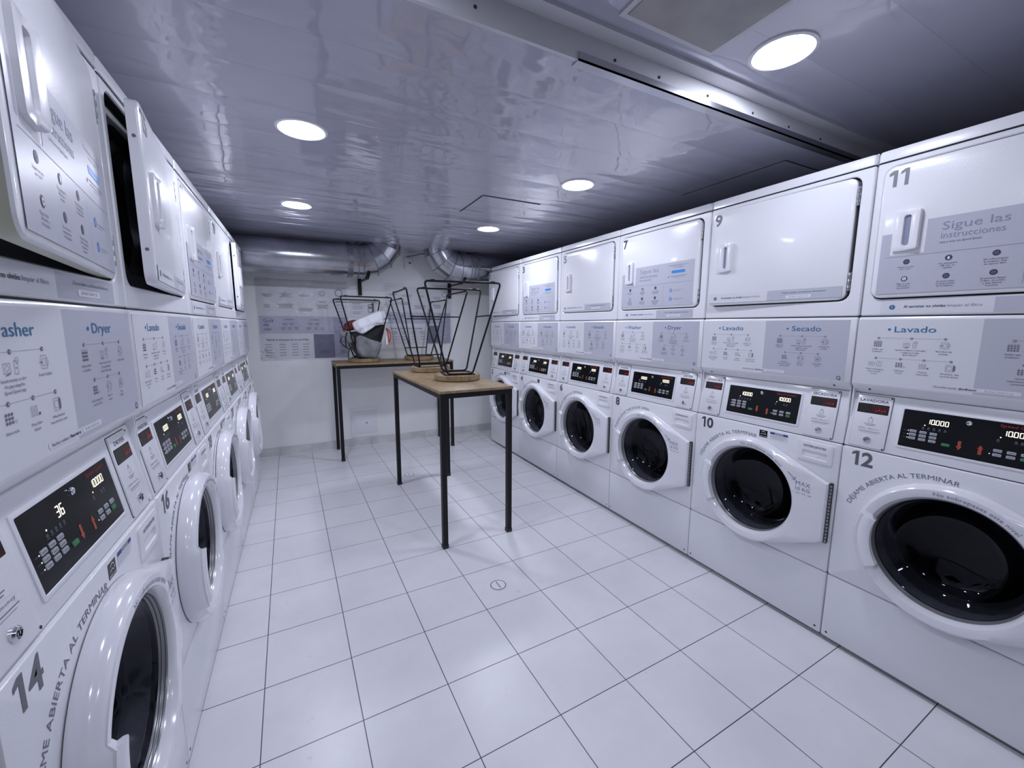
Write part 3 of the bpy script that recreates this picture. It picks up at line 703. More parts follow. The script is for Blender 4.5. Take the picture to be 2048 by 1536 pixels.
def machine(row, i, dn, wn, label, lang='es', arc='es', door='sticker', ang=0, show='10', energy=False, notice=False, edge=None, inside=False, dnum=None, wnum=None):
    if row == 'R': loc = (XR, YR0+MW*(i+1), 0); rz = -PI/2
    else: loc = (XL, YL0+MW*i, 0); rz = PI/2
    t = empty('stacked_washer_dryer', label, 'washer dryer', loc, rz, 'stacked laundry machines in two rows')
    inst('cab', 'cabinet', t, f_cabinet); inst('top', 'top_lid', t, f_top); inst('kick', 'lower_panel', t, f_kick)
    inst('wf', 'washer_front', t, f_washfront); inst('tub', 'washer_drum', t, f_tub, smooth=40)
    inst('df', 'dryer_front', t, f_dryfront)
    if inside:
        q = inst('di', 'dryer_drum', t, f_dryin, smooth=40)
    # washer door
    dr = inst('wd', 'washer_door', t, f_door, smooth=35)
    inst('wg', 'glass', dr, f_glass, smooth=60); inst('wr', 'glass_ring', dr, f_gring); inst('wh', 'door_handle', dr, f_handle, smooth=40); inst('whi', 'hinge', dr, f_doorhinge)
    inst('wp', 'fill_limit_lettering', dr, f_doorprint, smooth=0, fix=False); inst('wp2', 'maximum_load_lettering', dr, f_maxprint, smooth=0, fix=False)
    inst('soap', 'detergent_drawer', t, f_soap)
    inst('arc'+arc, 'door_reminder_lettering', t, f_arc(arc), smooth=0, fix=False)
    if energy: inst('en', 'energy_sticker', t, f_energy, smooth=0, fix=False)
    if notice: inst('no', 'notice_sticker', t, f_notice, smooth=0, fix=False)
    nm = wnum or NUM_D
    inst('wn'+str(wn), 'number_decal', t, f_num(str(wn), .036, .792, .075, nm, FW+.0006, .062 if wn > 9 else .036), smooth=0, fix=False)
    # controls
    inst('cp', 'control_panel', t, f_control)
    ds = inst('ds', 'control_display', t, f_display); inst('pr'+show, 'display_digits', ds, f_print(show), smooth=0, fix=False)
    inst('bd', 'centre_button', ds, f_badge); inst('kl', 'keypad', ds, f_keys('l')); inst('kr', 'keypad', ds, f_keys('r'))
    words = ('LAVADORA', 'SECADORA') if lang == 'es' else ('WASHER', 'DRYER')
    for (u0, u1), wd in zip(((.018, .128), (.534, .643)), words):
        c = (u0+u1)/2
        cpn = inst('cn'+wd, 'payment_panel', t, f_coin(u0, u1, wd, lang == 'es'))
        inst('sl%.2f' % c, 'price_window', cpn, f_slot(c)); inst('lk%.2f' % c, 'key_lock', cpn, f_lock(c))
    bz = inst('bz', 'instruction_panel', t, f_bezel); inst('ins'+lang, 'instruction_sticker', bz, f_instr(lang), smooth=0, fix=False)
    # dryer door, turned about its hinge
    e = edge or ENAMEL
    dd = inst('dd'+e.name, 'dryer_door', t, f_ddoor(e), (DX1, 0, 0), R(ang), smooth=35)
    inst('dh', 'handle', dd, f_dhandle, (0, .0163, 0))
    if inside: inst('dse', 'door_seal', dd, f_dseal, (0, .0163, 0))
    if ang > 2.5:
        for z in (1.795, 1.520): inst('sc%.2f' % z, 'screw', dd, lambda b, z=z: b.tube([(DX0-DX1+.0005, .010, z), (DX0-DX1-.0012, .010, z)], .0042, GASK, n=12))
    for z in (1.818, 1.500): inst('hg%.2f' % z, 'hinge', t, f_dhinge(z))
    inst('dn'+str(dn), 'number_decal', dd, f_num(str(dn), .045-DX1, 1.817, .075, dnum or nm, .0061, .062 if dn > 9 else .036), smooth=0, fix=False)
    if door == 'sticker':
        inst('dst', 'instruction_sticker', dd, f_doorsticker, (0, .0163, 0), smooth=0, fix=False); inst('sb', 'reminder_sticker', t, f_stripbody, smooth=0, fix=False)
    else: inst('sd', 'reminder_sticker', dd, f_stripdoor, (0, .0163, 0), smooth=0, fix=False)
    return t

# ------------------------------------------------------------------ room shell
def build_room():
    b = MB(); b.box((X0, Y0, -.05), (X1, WY+.1, 0), FLOORM); struct(b.build('floor', smooth=0))
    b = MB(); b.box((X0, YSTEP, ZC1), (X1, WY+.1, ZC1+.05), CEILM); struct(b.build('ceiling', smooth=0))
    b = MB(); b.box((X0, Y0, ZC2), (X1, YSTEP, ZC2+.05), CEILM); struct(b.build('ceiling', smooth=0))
    b = MB(); b.box((X0-.1, WY, 0), (X1+.1, WY+.1, 2.3), WALLM); struct(b.build('wall_back', smooth=0))
    b = MB(); b.box((X0-.1, Y0, 0), (X0, WY, 2.3), SIDEM); struct(b.build('wall_left', smooth=0))
    b = MB(); b.box((X1, Y0, 0), (X1+.1, WY, 2.3), SIDEM); struct(b.build('wall_right', smooth=0))
    b = MB(); b.box((X0-.1, Y0-.1, 0), (X1+.1, Y0, 2.3), WALLM); struct(b.build('wall_front', smooth=0))
    # tiled baseboard of the back wall
    b = MB(); x = X0+.02
    while x < X1: b.box((x+.001, WY-.012, 0), (min(x+.299, X1), WY, .085), BASEM); x += .3
    struct(b.build('baseboard_back', smooth=0))
    # riser between the two ceiling levels with its metal angle and cornice
    b = MB(); b.box((X0, YSTEP-.012, ZC1-.002), (X1, YSTEP, ZC2), TRIMM)
    b.box((X0, YSTEP-.062, ZC2-.012), (X1, YSTEP-.012, ZC2), TRIMM)
    t = struct(b.build('trim_1', smooth=0))
    b = MB(); b.box((.79, YSTEP-.016, ZC1-.006), (X1, YSTEP+.020, ZC1-.001), STEEL); b.box((.79, YSTEP-.016, ZC1-.006), (X1, YSTEP-.0125, ZC1+.018), STEEL); b.build('metal_angle', t, smooth=0)
    for x in (.33, .46, .93, 1.12, 1.36, 1.62, 1.86, 2.1):
        b = MB(); b.lathe([(.0045, 0), (.0045, -.002), (.002, -.003)], GAP, (x, YSTEP-.0125, ZC1+.032), 'y', 8, False, True); b.build('screw', t)
build_room()

def downlight(x, y, z, label):
    t = empty('ceiling_light', label, 'ceiling light', (x, y, z), 0, 'round recessed ceiling lights')
    b = MB(); b.lathe([(.098, 0), (.097, -.004), (.088, -.006), (.079, -.003), (.078, .0)], WHT, n=48); b.build('trim_ring', t)
    b = MB(); b.lathe([(.0785, -.0025), (.06, -.0045), (.03, -.0055), (.0001, -.006)], LENS_FAR if y > 3 else LENS_REAR if y < .85 else LENS, n=40); b.build('diffuser', t)
    return t
for x, y, z, lb in ((.062, 1.995, ZC1, 'large round ceiling light above the near left machines'), (.040, 3.20, ZC1, 'small far round ceiling light near the left duct'),
                    (1.452, 2.01, ZC1, 'round ceiling light above the front table, beside the square hatch'), (1.441, 3.225, ZC1, 'farthest round ceiling light, right of the square hatch'),
                    (1.437, .895, ZC2, 'brightest nearest ceiling light on the raised ceiling at upper right')): downlight(x, y, z, lb)
for x, y in ((.06, .80), (.06, -.40), (1.44, -.40), (.75, -1.6)):
    downlight(x, y, ZC2, 'round ceiling light behind the photographer')

def hatches():
    b = MB(); b.box((.858, .628, ZC2-.006), (1.243, 1.013, ZC2), TRIMM)
    t = empty('ceiling_hatch', 'grey-brown square hatch in the raised ceiling beside the nearest light', 'hatch', (1.05, .82, ZC2))
    for o in (b.build('frame', t, (-1.05, -.82, -ZC2), smooth=0),): pass
    b = MB(); b.box((.876, .646, ZC2-.009), (1.225, .995, ZC2-.0055), VENTG); b.build('panel', t, (-1.05, -.82, -ZC2), smooth=0)
    t = empty('ceiling_hatch', 'white square hatch with dark seam between the two right-hand ceiling lights', 'hatch', (1.255, 2.635, ZC1))
    b = MB(); b.box((-.205, -.205, -.0025), (.205, .205, 0), GAP); b.build('frame', t, smooth=0)
    b = MB(); b.box((-.200, -.200, -.0045), (.200, .200, -.0024), CEILM); b.build('panel', t, smooth=0)
    t = empty('ceiling_hatch', 'shaded square hatch in ceiling close above dryer 9', 'hatch', (2.31, 1.56, ZC1))
    b = MB(); b.box((-.19, -.30, -.0025), (.19, .30, 0), GAP); b.build('frame', t, smooth=0)
    b = MB(); b.box((-.186, -.296, -.0045), (.186, .296, -.0024), CEILM); b.build('panel', t, smooth=0)
hatches()

def drain(x, y, label):
    t = empty('floor_drain', label, 'drain', (x, y, 0), 0)
    b = MB(); b.lathe([(.041, .0003), (.041, .0012), (.037, .0012), (.0365, .0005)], INK_G, n=40); b.build('rim', t)
    b = MB(); b.lathe([(.0368, .0008), (.035, .0025), (.0001, .003)], WHT, n=32); b.box((-.003, -.028, .003), (.003, .028, .0036), INK_L); b.build('cover', t)
drain(.836, 1.765, 'round white floor drain cover in front of the nearer table'); drain(.803, 3.555, 'round floor drain under the nearer table')

# ------------------------------------------------------------------ machines
machine('R', -1, 11, 12, 'stacked washer and dryer numbered 11 and 12 at right edge of photo', ang=.7, wnum=mat('number_mid', (.13, .135, .155), .4), dnum=NUM_G)
machine('R', 0, 9, 10, 'stacked washer and dryer numbered 9 and 10, plain dryer door slightly ajar', door='plain', ang=2.2, energy=True, notice=True, dnum=NUM_G)
machine('R', 1, 7, 8, 'stacked washer and dryer numbered 7 and 8 headed Washer and Dryer', lang='en', arc='en')
machine('R', 2, 5, 6, 'stacked washer and dryer numbered 5 and 6 with plain dryer door', door='plain', dnum=NUM_G)
machine('R', 3, 3, 4, 'stacked washer and dryer numbered 3 and 4 with printed dryer door', energy=True)
machine('R', 4, 1, 2, 'stacked washer and dryer numbered 1 and 2, farthest in right row', door='plain', ang=4, energy=True, notice=True, inside=True)
machine('L', -1, 13, 14, 'stacked washer and dryer numbered 14 nearest at left, display showing 36', lang='en', ang=8.2, show='36', energy=True, notice=True, edge=EDGEY, inside=True, dnum=NUM_G, wnum=mat('number_mid', (.13, .135, .155), .4))
machine('L', 0, 15, 16, 'stacked washer and dryer numbered 16 in left row, dryer door ajar', door='plain', ang=5.4, energy=True, notice=True, edge=PLAST, inside=True, dnum=NUM_G)
machine('L', 1, 17, 18, 'stacked washer and dryer numbered 17 on its printed dryer door, left row', energy=True, notice=True)
machine('L', 2, 19, 20, 'left row stacked washer and dryer just before the last, plain closed door', door='plain', energy=True, notice=True)
machine('L', 3, 21, 22, 'farthest stacked washer and dryer of left row, next to the back wall', door='plain', ang=3, energy=True, notice=True, edge=PLAST, inside=True)

# ------------------------------------------------------------------ tables
def table(name_label, loc, rz, L_, W_, top):
    t = empty('high_table', name_label, 'table', loc, rz, 'high tables with black steel frames')
    l, w_ = L_/2, W_/2
    b = MB(); o = rr(-l-.006, l+.006, -w_-.006, w_+.006, .004, 3, 1)
    b.loft([[(x, y, top-.016) for x, y in o], [(x, y, top-.001) for x, y in o], [(x, y, top) for x, y in inset(o, .0015)]], WOOD); b.build('tabletop', t)
    b = MB(); s = .025
    for y in (-w_, w_-s): b.box((-l, y, top-.046), (l, y+s, top-.0165), MBLK)
    for x in (-l, l-s): b.box((x, -w_+s, top-.046), (x+s, w_-s, top-.0165), MBLK)
    b.build('frame', t, smooth=0)
    for x in (-l, l-.03):
        for y in (-w_, w_-.03):
            b = MB(); b.box((x, y, .022), (x+.030, y+.030, top-.0465), MBLK); lg = b.build('leg', t, smooth=0)
            b = MB(); b.box((x-.002, y-.002, 0), (x+.032, y+.032, .024), RUB); b.build('foot_cap', lg, smooth=0)
    return t
TT = .957
table('nearer high table with brown wood top, standing lengthwise in the room', (.908, 2.808, 0), PI/2+.025, 1.165, .462, TT)
table('farther high table with brown wood top, standing along the back wall', (.878, 4.455, 0), .02, 1.165, .475, TT)

# ------------------------------------------------------------------ upturned stools
def fillet(P, r_, closed=True, k=5):
    out = []; n = len(P); P = [Vector(p) for p in P]
    for i in range(n):
        if not closed and i in (0, n-1): out.append(P[i]); continue
        a, c, b_ = P[i-1], P[i], P[(i+1) % n]; d1 = (a-c).normalized(); d2 = (b_-c).normalized()
        p, q = c+d1*r_, c+d2*r_
        for j in range(k+1): t = j/k; out.append((1-t)**2*p+2*t*(1-t)*c+t*t*q)
    return out
def stool(label, x, y, rz, tx=.236, ty=.262, tall=.595):
    t = empty('bar_stool', label, 'stool', (x, y, TT), rz, 'bar stools resting upside down on the tables')
    def seat(b):
        prof = [(.143, 0), (.153, .003), (.156, .008), (.156, .038), (.153, .0415)]
        b.lathe(prof, WOOD, n=56, cap0=True, cap1=True)
    inst('seat', 'seat', t, seat)
    z0 = .050; bx, by = .085, .105; h = tall+.037
    def plate(b):
        for yy in (-1, 1): b.box((-.10, yy*.105-.014, .0415), (.10, yy*.105+.014, .046), MBLK)
        for xx in (-1, 1): b.box((xx*.095-.010, -.10, .0415), (xx*.095+.010, .10, .046), MBLK)
    inst('plate', 'mounting_plate', t, plate, smooth=0)
    for sg in (-1, 1):
        def fr(b):
            P = [(-bx, sg*by, z0), (bx, sg*by, z0), (tx, sg*ty, h), (-tx, sg*ty, h)]
            b.tube(fillet(P, .024), .0063, MBLK, closed=True, n=12)
        inst('fr%d%.3f' % (sg, tx), 'leg_frame', t, fr, smooth=60)
    for s_, fz in ((1, .66), (-1, .13)):
        def bar(b):
            f = fz; yy = by+(ty-by)*f; xx = bx+(tx-bx)*f; z = z0+(h-z0)*f
            b.tube([(s_*xx, -yy, z), (s_*xx, yy, z)], .0052, MBLK, n=10)
        inst('bar%.2f%.3f' % (fz, tx), 'footrest', t, bar, smooth=60)
    for sg in (-1, 1):
        for s_ in (-1, 1):
            def gl(b): b.box((s_*(tx-.05)-.012, sg*ty-.008, h+.003), (s_*(tx-.05)+.012, sg*ty+.008, h+.010), RUB)
            inst('gl%d%d%.3f' % (sg, s_, tx), 'foot_pad', t, gl, smooth=0)
    return t
stool('nearest upside-down bar stool, at the near end of the nearer table', .956, 2.675, R(-9.5))
stool('upside-down bar stool at the far end of the nearer table', .940, 3.27, R(-91), .258, .232)
stool('upside-down bar stool on the right of the back table, no bag', 1.150, 4.435, R(-87), .240, .233)
stool('upside-down bar stool on the back table with the backpack on it', .578, 4.395, R(3))

# ------------------------------------------------------------------ backpack and its load
def puff(b, pts, yc, front, back, m, n=8, pw=.55, lump=.0, ctr=None, seed=1):
    """pillow volume from an outline in the x-z plane, own thickness to front and back"""
    rnd = random.Random(seed)
    # subdivide the outline smoothly
    P = []
    N = len(pts)
    for i in range(N):
        p0, p1, p2, p3 = [Vector(pts[(i+k) % N]) for k in (-1, 0, 1, 2)]
        for j in range(5):
            t = j/5; P.append(.5*((2*p1)+(-p0+p2)*t+(2*p0-5*p1+4*p2-p3)*t*t+(-p0+3*p1-3*p2+p3)*t**3))
    cx = sum(p[0] for p in P)/len(P); cz = sum(p[1] for p in P)/len(P)
    if ctr: cx, cz = ctr
    ph = [rnd.uniform(0, 6) for _ in range(4)]
    loops = []
    for side, dep in ((1, back), (-1, front)):
        rng = range(n, 0, -1) if side == -1 else range(1, n+1)
        for k in rng:
            s_ = k/n
            if side == -1 and k == n: continue
            th = dep*(1-s_**3)**pw
            L = []
            for i, p in enumerate(P):
                x = cx+(p[0]-cx)*s_; z = cz+(p[1]-cz)*s_
                wv = lump*(math.sin(x*38+ph[0]+z*22)+.7*math.sin(z*55+ph[1]-x*20)+.5*math.sin(x*90+z*70+ph[2]))*(1-s_**4)
                L.append((x, yc+side*(th+wv*1.0), z))
            loops.append(L)
    # order: back centre -> rim -> front centre
    b.loft(loops, m, True, True)
    return b
def flank(pts, t0, t1): return pts
BY = 4.305
bag = empty('backpack', 'grey and black backpack slumped over the upturned stool on the back table', 'backpack', (.60, BY, TT+.04))
def bpart(name, b, parent=bag, smooth=50): return b.build(name, parent, (-.60, -BY, -TT-.04) if parent is bag else (0, 0, 0), smooth=smooth)
b = MB(); puff(b, [(.775, 1.330), (.769, 1.262), (.738, 1.154), (.695, 1.03), (.672, 1.00), (.60, 1.000), (.532, 1.015), (.475, 1.060), (.440, 1.16), (.425, 1.245), (.49, 1.265), (.58, 1.262), (.69, 1.318)], BY+.02, .085, .09, BLACKF, lump=.006, seed=3); body = bpart('body', b)
b = MB(); puff(b, [(.486, 1.211), (.542, 1.228), (.638, 1.193), (.727, 1.154), (.722, 1.09), (.698, 1.03), (.672, .998), (.615, 1.000), (.523, 1.019), (.492, 1.095)], BY-.035, .060, .03, GREYF, lump=.005, seed=5, pw=.4); bpart('front_pocket', b)
b = MB(); puff(b, [(.341, 1.25), (.358, 1.269), (.408, 1.262), (.44, 1.249), (.474, 1.205), (.474, 1.160), (.44, 1.145), (.405, 1.155), (.392, 1.205), (.352, 1.224)], BY-.03, .035, .03, GREYF, lump=.006, seed=8); bpart('shoulder_strap', b)
def curve_pts(P, k=6):
    P = [Vector(p) for p in P]; out = []
    for i in range(len(P)-1):
        p0, p1, p2, p3 = P[max(i-1, 0)], P[i], P[i+1], P[min(i+2, len(P)-1)]
        for j in range(k): t = j/k; out.append(.5*((2*p1)+(-p0+p2)*t+(2*p0-5*p1+4*p2-p3)*t*t+(-p0+3*p1-3*p2+p3)*t**3))
    return out+[P[-1]]
for pts, wd in (([(.361, BY-.05, 1.212), (.352, BY-.06, 1.165), (.379, BY-.07, 1.130), (.409, BY-.07, 1.107), (.436, BY-.07, 1.103), (.456, BY-.06, 1.140)], .011), ([(.412, BY-.06, 1.256), (.397, BY-.07, 1.212), (.393, BY-.07, 1.160), (.400, BY-.065, 1.12)], .012),
                ([(.452, BY-.07, 1.15), (.470, BY-.075, 1.081), (.518, BY-.09, 1.018)], .022), ([(.430, BY-.07, 1.101), (.413, BY-.07, 1.054), (.412, BY-.075, 1.012)], .008)):
    b = MB(); b.strap(curve_pts(pts), wd, .004, BLACKF); bpart('strap', b)
b = MB(); b.strap(curve_pts([(.785, BY-.02, 1.295), (.800, BY-.03, 1.282), (.820, BY-.03, 1.245), (.822, BY-.03, 1.20), (.810, BY-.03, 1.150)]), .012, .003, ORANGE); b.strap(curve_pts([(.785, BY-.02, 1.295), (.798, BY-.028, 1.25), (.803, BY-.028, 1.20), (.807, BY-.03, 1.150)]), .010, .003, ORANGE); bpart('orange_cord', b)
b = MB(); b.box((.779, BY-.022, 1.132), (.797, BY-.018, 1.268), WHT); bpart('white_tag', b)
# crumpled white paper bag
pb = MB(); P = [(.467, 1.335), (.478, 1.356), (.540, 1.392), (.601, 1.417), (.665, 1.447), (.720, 1.467), (.772, 1.463), (.785, 1.41), (.805, 1.361), (.75, 1.346), (.700, 1.334), (.655, 1.300), (.618, 1.273), (.556, 1.240), (.52, 1.252), (.489, 1.273), (.475, 1.305)]
puff(pb, P, BY-.025, .048, .045, PAPER, lump=.003, seed=11, n=14, pw=.35)
pb.v = [(x, y-.011*abs(math.sin(30*x+15*z))-.008*abs(math.sin(-17*x+36*z+1))+.004*abs(math.sin(70*x-20*z)), z) for x, y, z in pb.v]
o = pb.build('paper_bag', smooth=22); o.location = (0, 0, 0); tag(o, 'crumpled white paper bag lying on top of the backpack', 'bag')
b = MB(); puff(b, [(.398, 1.334), (.425, 1.355), (.449, 1.368), (.494, 1.378), (.520, 1.366), (.512, 1.33), (.50, 1.285), (.468, 1.275), (.431, 1.268), (.396, 1.285)], BY+.01, .04, .04, REDF, lump=.007, seed=14)
tag(b.build('cloth', smooth=60), 'dark red cloth bundled left of the white paper bag', 'cloth')

# ------------------------------------------------------------------ air ducts
DY, DZ, DR = 4.385, 1.950, .158
def duct(label, sgn, xc, x_end, bands):
    t = empty('air_duct', label, 'duct', (xc, DY, DZ))
    off = (-xc, -DY, -DZ)
    def ringpts(c, tdir, r_, n=40):
        tdir = Vector(tdir).normalized(); y = Vector((0, 1, 0)); u = tdir.cross(y).normalized()
        return [tuple(Vector(c)+r_*(math.cos(2*PI*j/n)*y+math.sin(2*PI*j/n)*u)) for j in range(n)]
    b = MB(); b.loft([ringpts((x_end, DY, DZ), (sgn, 0, 0), DR), ringpts((xc, DY, DZ), (sgn, 0, 0), DR)], GALV, False, False); b.build('pipe', t, off, smooth=40)
    Rc = .235; cz = DZ+Rc; b = MB(); sb = MB()
    angs = [0, 22, 45, 68, 90]; ctr = []
    for k in range(len(angs)-1):
        L = []
        for a in (angs[k], angs[k+1]):
            a_ = R(a); c = (xc+sgn*Rc*math.sin(a_), DY, cz-Rc*math.cos(a_)); L.append(ringpts(c, (sgn*math.cos(a_), 0, math.sin(a_)), DR))
        b.loft(L, GALV, False, False)
        a_ = R(angs[k]); c = Vector((xc+sgn*Rc*math.sin(a_), DY, cz-Rc*math.cos(a_))); td = Vector((sgn*math.cos(a_), 0, math.sin(a_)))
        sb.loft([ringpts(c-td*.004, td, DR+.001), ringpts(c-td*.002, td, DR+.006), ringpts(c+td*.002, td, DR+.006), ringpts(c+td*.004, td, DR+.001)], GALVB, False, False)
    b.build('elbow', t, off, smooth=15); sb.build('elbow_seams', t, off, smooth=40)
    for x0, x1, r_ in bands:
        b = MB(); b.loft([ringpts((x0, DY, DZ), (1, 0, 0), DR+.0005), ringpts((x0, DY, DZ), (1, 0, 0), r_), ringpts((x1, DY, DZ), (1, 0, 0), r_), ringpts((x1, DY, DZ), (1, 0, 0), DR+.0005)], GALVB, False, False); b.build('joint_band', t, off, smooth=40)
    return t
duct('shiny round metal duct with elbow, running left below the ceiling', 1, .60, X0+.02, [(.452, .502, DR+.004), (.548, .556, DR+.006)])
duct('shiny round metal duct with elbow, running right behind the dryers', -1, 1.60, X1-.02, [(1.70, 1.708, DR+.006), (1.735, 1.743, DR+.006), (1.77, 1.80, DR+.004)])
def bracket(label, xb, sgn):
    t = empty('duct_bracket', label, 'bracket', (xb, WY, 1.74), 0, 'black duct brackets on the back wall')
    b = MB(); b.box((-.018, -.020, -.10), (.018, 0, .07), MBLK); b.build('wall_plate', t, smooth=0)
    b = MB(); b.strap(curve_pts([(0, -.02, .04), (sgn*.02, -.12, .045), (sgn*.035, DY-WY, .045)]), .012, .028, MBLK, (1, 0, 0)); b.build('arm', t, smooth=0)
    b = MB(); L = []
    for a in range(225, 316, 9):
        L.append([(sgn*.035+dx, DY-WY+(DR+q)*math.cos(R(a)), DZ-1.74+(DR+q)*math.sin(R(a))) for dx, q in ((-.013, .001), (.013, .001), (.013, .006), (-.013, .006))])
    b.loft(L, MBLK); b.build('cradle', t)
bracket('black bracket under the left duct elbow', .607, 1); bracket('black bracket under the right duct, behind the stools', 1.60, 1)

# ------------------------------------------------------------------ detector, cable, access panel
t = empty('gas_detector', 'small white square detector with dark lens on back wall between ducts', 'detector', (1.131, WY, 2.005))
b = MB(); slab(b, -.046, .046, -.063, .063, 0, .022, WHT, .006, .003); b.build('housing', t)
b = MB(); b.lathe([(.036, -.021), (.033, -.030), (.027, -.030), (.026, -.036), (.018, -.036), (.017, -.040), (.0001, -.041)], WHT, (.006, 0, 0), 'y', 32); b.build('round_cover', t)
b = MB(); b.box((-.004, -.044, -.003), (.020, -.0405, .009), GAP); b.box((.003, -.044, -.012), (.013, -.0405, -.007), GAP); b.build('lens', t, smooth=0)
b = MB(); b.tube(curve_pts([(1.118, WY-.008, 2.066), (1.135, WY-.01, 2.082), (1.19, WY-.03, 2.092), (1.25, WY-.07, 2.106), (1.33, WY-.11, 2.110), (1.5, WY-.12, 2.110), (1.75, WY-.12, 2.110), (2.1, WY-.12, 2.110)]), .0035, RUB, n=8)
tag(b.build('cable'), 'thin black cable from the wall detector along the ceiling', 'cable')
t = empty('access_panel', 'small white access panel low on the back wall', 'access panel', (.603, WY, .26))
b = MB(); slab(b, -.150, .150, -.165, .160, 0, .006, WALLM, .003, .002); b.build('frame', t)
b = MB(); slab(b, -.120, .125, -.130, .130, .006, .010, WHT, .003, .002); pn = b.build('door', t)
b = MB(); b.lathe([(.010, -.010), (.010, -.012), (.0001, -.012)], INK_L, (.010, 0, -.01), 'y', 12); b.lathe([(.005, -.010), (.005, -.0115), (.0001, -.0115)], INK_L, (.085, 0, -.01), 'y', 10); b.build('lock', pn)

# ------------------------------------------------------------------ notices on the back wall (u = x, z; d = distance from the wall)
POST_G = mat('poster_lilac', (.60, .59, .70), .5); POST_P = mat('poster_paper', (.80, .80, .83), .5); POST_D = mat('poster_dark', (.24, .24, .34), .5)
def lines(b, u, z, w_, n, m=INK_L, d=.0026, t=.0035, gap=.011, seed=0, align='c'):
    rn = random.Random(seed+int(u*997+z*331))
    for k in range(n):
        ww = w_*rn.uniform(.65, 1.0) if k else w_
        x0 = u-ww/2 if align == 'c' else u
        rect(b, x0, x0+ww, z-gap*k-t, z-gap*k, m, d)
def poster_a():
    t = empty('wall_notice', 'laundry guide notice in clear plastic, left on back wall', 'notice', (.05, WY, 1.37))
    off = (-.05, 0, -1.37)
    b = MB(); d = .002
    b.box((-.335, -.0015, .985), (.468, -.0003, 1.715), POST_P)
    rect(b, -.335, .468, 1.240, 1.412, POST_G, d); rect(b, .330, .468, .985, 1.405, mat('poster_strip', (.47, .47, .60), .5), d+.0003); rect(b, .135, .330, .985, 1.232, POST_D, d+.0004)
    for k, wd in enumerate(('Guía', 'de', 'uso')): text(b, wd, -.300, 1.352-.040*k, .048, INK_B, .003, res=3)
    text(b, 'LAVADORA', -.12, 1.372, .016, INK_G, .003, bold=.02); text(b, 'SECADORA', .115, 1.372, .016, INK_G, .003, bold=.02)
    for u in (-.115, -.055, .115, .175): lines(b, u, 1.345, .045, 3, INK_G, .0028, .003, .009)
    for u in (-.135, -.075, -.015, .095, .16, .22): lines(b, u, 1.302, .045, 3, INK_G, .0028, .003, .009)
    text(b, 'Revisa la etiqueta de tus prendas', -.283, 1.170, .028, INK_G, .003, width=.37, bold=.012)
    for i, u in enumerate((-.27, -.15, -.04, .06)):
        for k in range(5): lines(b, u, 1.135-.027*k, .055, 1, INK_L, .0026, .005)
    for u, z, w_, n in ((-.255, 1.625, .09, 3), (-.09, 1.635, .12, 4), (.075, 1.625, .10, 2), (.235, 1.568, .07, 2), (.235, 1.53, .11, 4), (-.10, 1.530, .15, 4), (.08, 1.49, .13, 3), (-.26, 1.52, .05, 3)): lines(b, u, z, w_, n, INK_G if n > 2 else INK_L)
    for k in range(5): lines(b, .400, 1.57-.035*k, .06, 1, INK_L)
    for k in range(7): lines(b, .400, 1.36-.050*k, .05, 2, INK_G)
    ring(b, .395, 1.655, .030, .038, INK_L, .0028)
    for k in range(6): ring(b, .235+.022*math.cos(k*1.05), 1.645+.022*math.sin(k*1.05), .008, .011, INK_L, .0028, 10)
    lines(b, .232, 1.062, .09, 3, INK, .0030)
    b.build('printed_sheet', t, off, smooth=0, fix=False)
    b = MB(); N = 14
    vs = []; fs = []
    for i in range(N+1):
        for j in range(N+1):
            u = -.345+.83*i/N; z = .972+.80*j/N; vs.append((u, -.006-.004*math.sin(i*1.1+j*.7)*math.sin(j*.9-i*.3), z))
    for i in range(N):
        for j in range(N): fs.append((i*(N+1)+j, (i+1)*(N+1)+j, (i+1)*(N+1)+j+1, i*(N+1)+j+1))
    b.add(vs, fs, FILM); b.build('plastic_cover', t, off, smooth=180, fix=False)
poster_a()
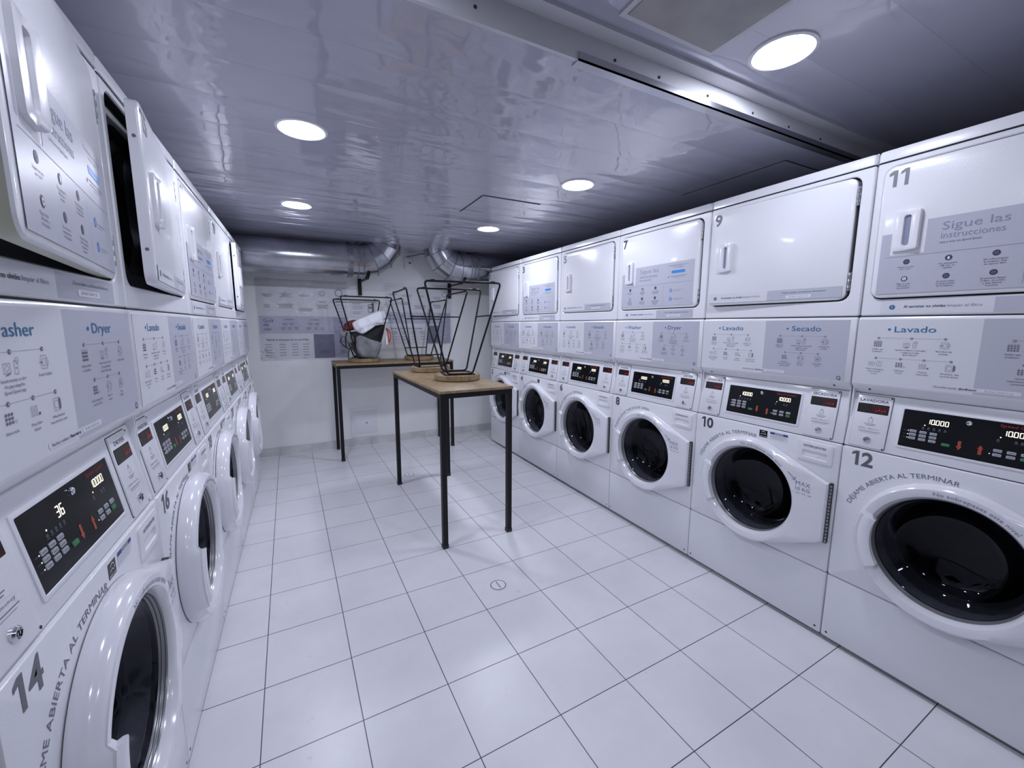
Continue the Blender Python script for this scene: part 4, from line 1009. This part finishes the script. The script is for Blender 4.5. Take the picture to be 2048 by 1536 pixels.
def poster_b():
    t = empty('wall_notice', 'laundry guide notice in clear plastic, behind the stools on back wall', 'notice', (1.24, WY, 1.42))
    off = (-1.24, 0, -1.42); b = MB(); d = .002
    b.box((.868, -.0015, 1.118), (1.608, -.0003, 1.755), POST_P)
    rect(b, .868, 1.608, 1.345, 1.470, POST_G, d); rect(b, 1.468, 1.608, 1.118, 1.470, mat('poster_strip', (.47, .47, .60), .5), d+.0003); rect(b, 1.330, 1.468, 1.118, 1.322, POST_D, d+.0004)
    text(b, 'Guía', .888, 1.425, .038, INK_B, .003, res=3); text(b, 'de uso', .888, 1.388, .038, INK_B, .003, res=3)
    text(b, 'Revisa la etiqueta de tus prendas', .915, 1.285, .024, INK_G, .003, width=.355, bold=.012)
    for u in (.955, 1.06, 1.17, 1.27):
        for k in range(4): lines(b, u, 1.255-.028*k, .05, 1, INK_L, .0026, .005)
    for u, z, w_, n in ((.95, 1.67, .10, 2), (1.10, 1.66, .13, 2), (1.27, 1.66, .07, 2), (1.06, 1.58, .14, 3), (1.25, 1.55, .14, 4), (1.45, 1.65, .10, 3), (1.45, 1.56, .09, 4)): lines(b, u, z, w_, n, INK_G if n > 2 else INK_L)
    for k in range(6): lines(b, 1.538, 1.44-.048*k, .045, 2, POST_P, .003)
    for u in (1.05, 1.15, 1.28, 1.38): lines(b, u, 1.44, .06, 4, INK_G, .0028)
    ring(b, 1.54, 1.68, .025, .032, INK_L, .0028); lines(b, 1.398, 1.17, .07, 3, INK, .0030)
    b.build('printed_sheet', t, off, smooth=0, fix=False)
    b = MB(); vs = []; fs = []; N = 14
    for i in range(N+1):
        for j in range(N+1): vs.append((.845+.785*i/N, -.006-.004*math.sin(i*.9+j*.8)*math.sin(j*1.1-i*.4), 1.105+.68*j/N))
    for i in range(N):
        for j in range(N): fs.append((i*(N+1)+j, (i+1)*(N+1)+j, (i+1)*(N+1)+j+1, i*(N+1)+j+1))
    b.add(vs, fs, FILM); b.build('plastic_cover', t, off, smooth=180, fix=False)
poster_b()
b = MB(); b.box((.500, -.0016, 1.405), (.757, -.0004, 1.582), POST_P); frame(b, .500, .757, 1.405, 1.582, .003, POST_G, .0018)
lines(b, .525, 1.558, .09, 2, INK_G, .0022, align='l'); lines(b, .525, 1.530, .12, 4, INK_L, .0022, align='l'); lines(b, .525, 1.47, .10, 3, INK_L, .0022, align='l')
rect(b, .682, .724, 1.462, 1.548, INK, .0022, .006); rect(b, .686, .720, 1.468, 1.542, STK_W, .0026, .004); rect(b, .688, .718, 1.498, 1.530, INK_L, .003)
poly(b, [(.715, 1.545), (.733, 1.570), (.742, 1.555), (.740, 1.465), (.725, 1.462), (.727, 1.540)], mat('print_brown', (.10, .055, .02), .5), .0022)
o = b.build('wall_notice', None, (0, WY, 0), smooth=0, fix=False); tag(o, 'small white notice picturing a phone, behind the backpack stool', 'notice')
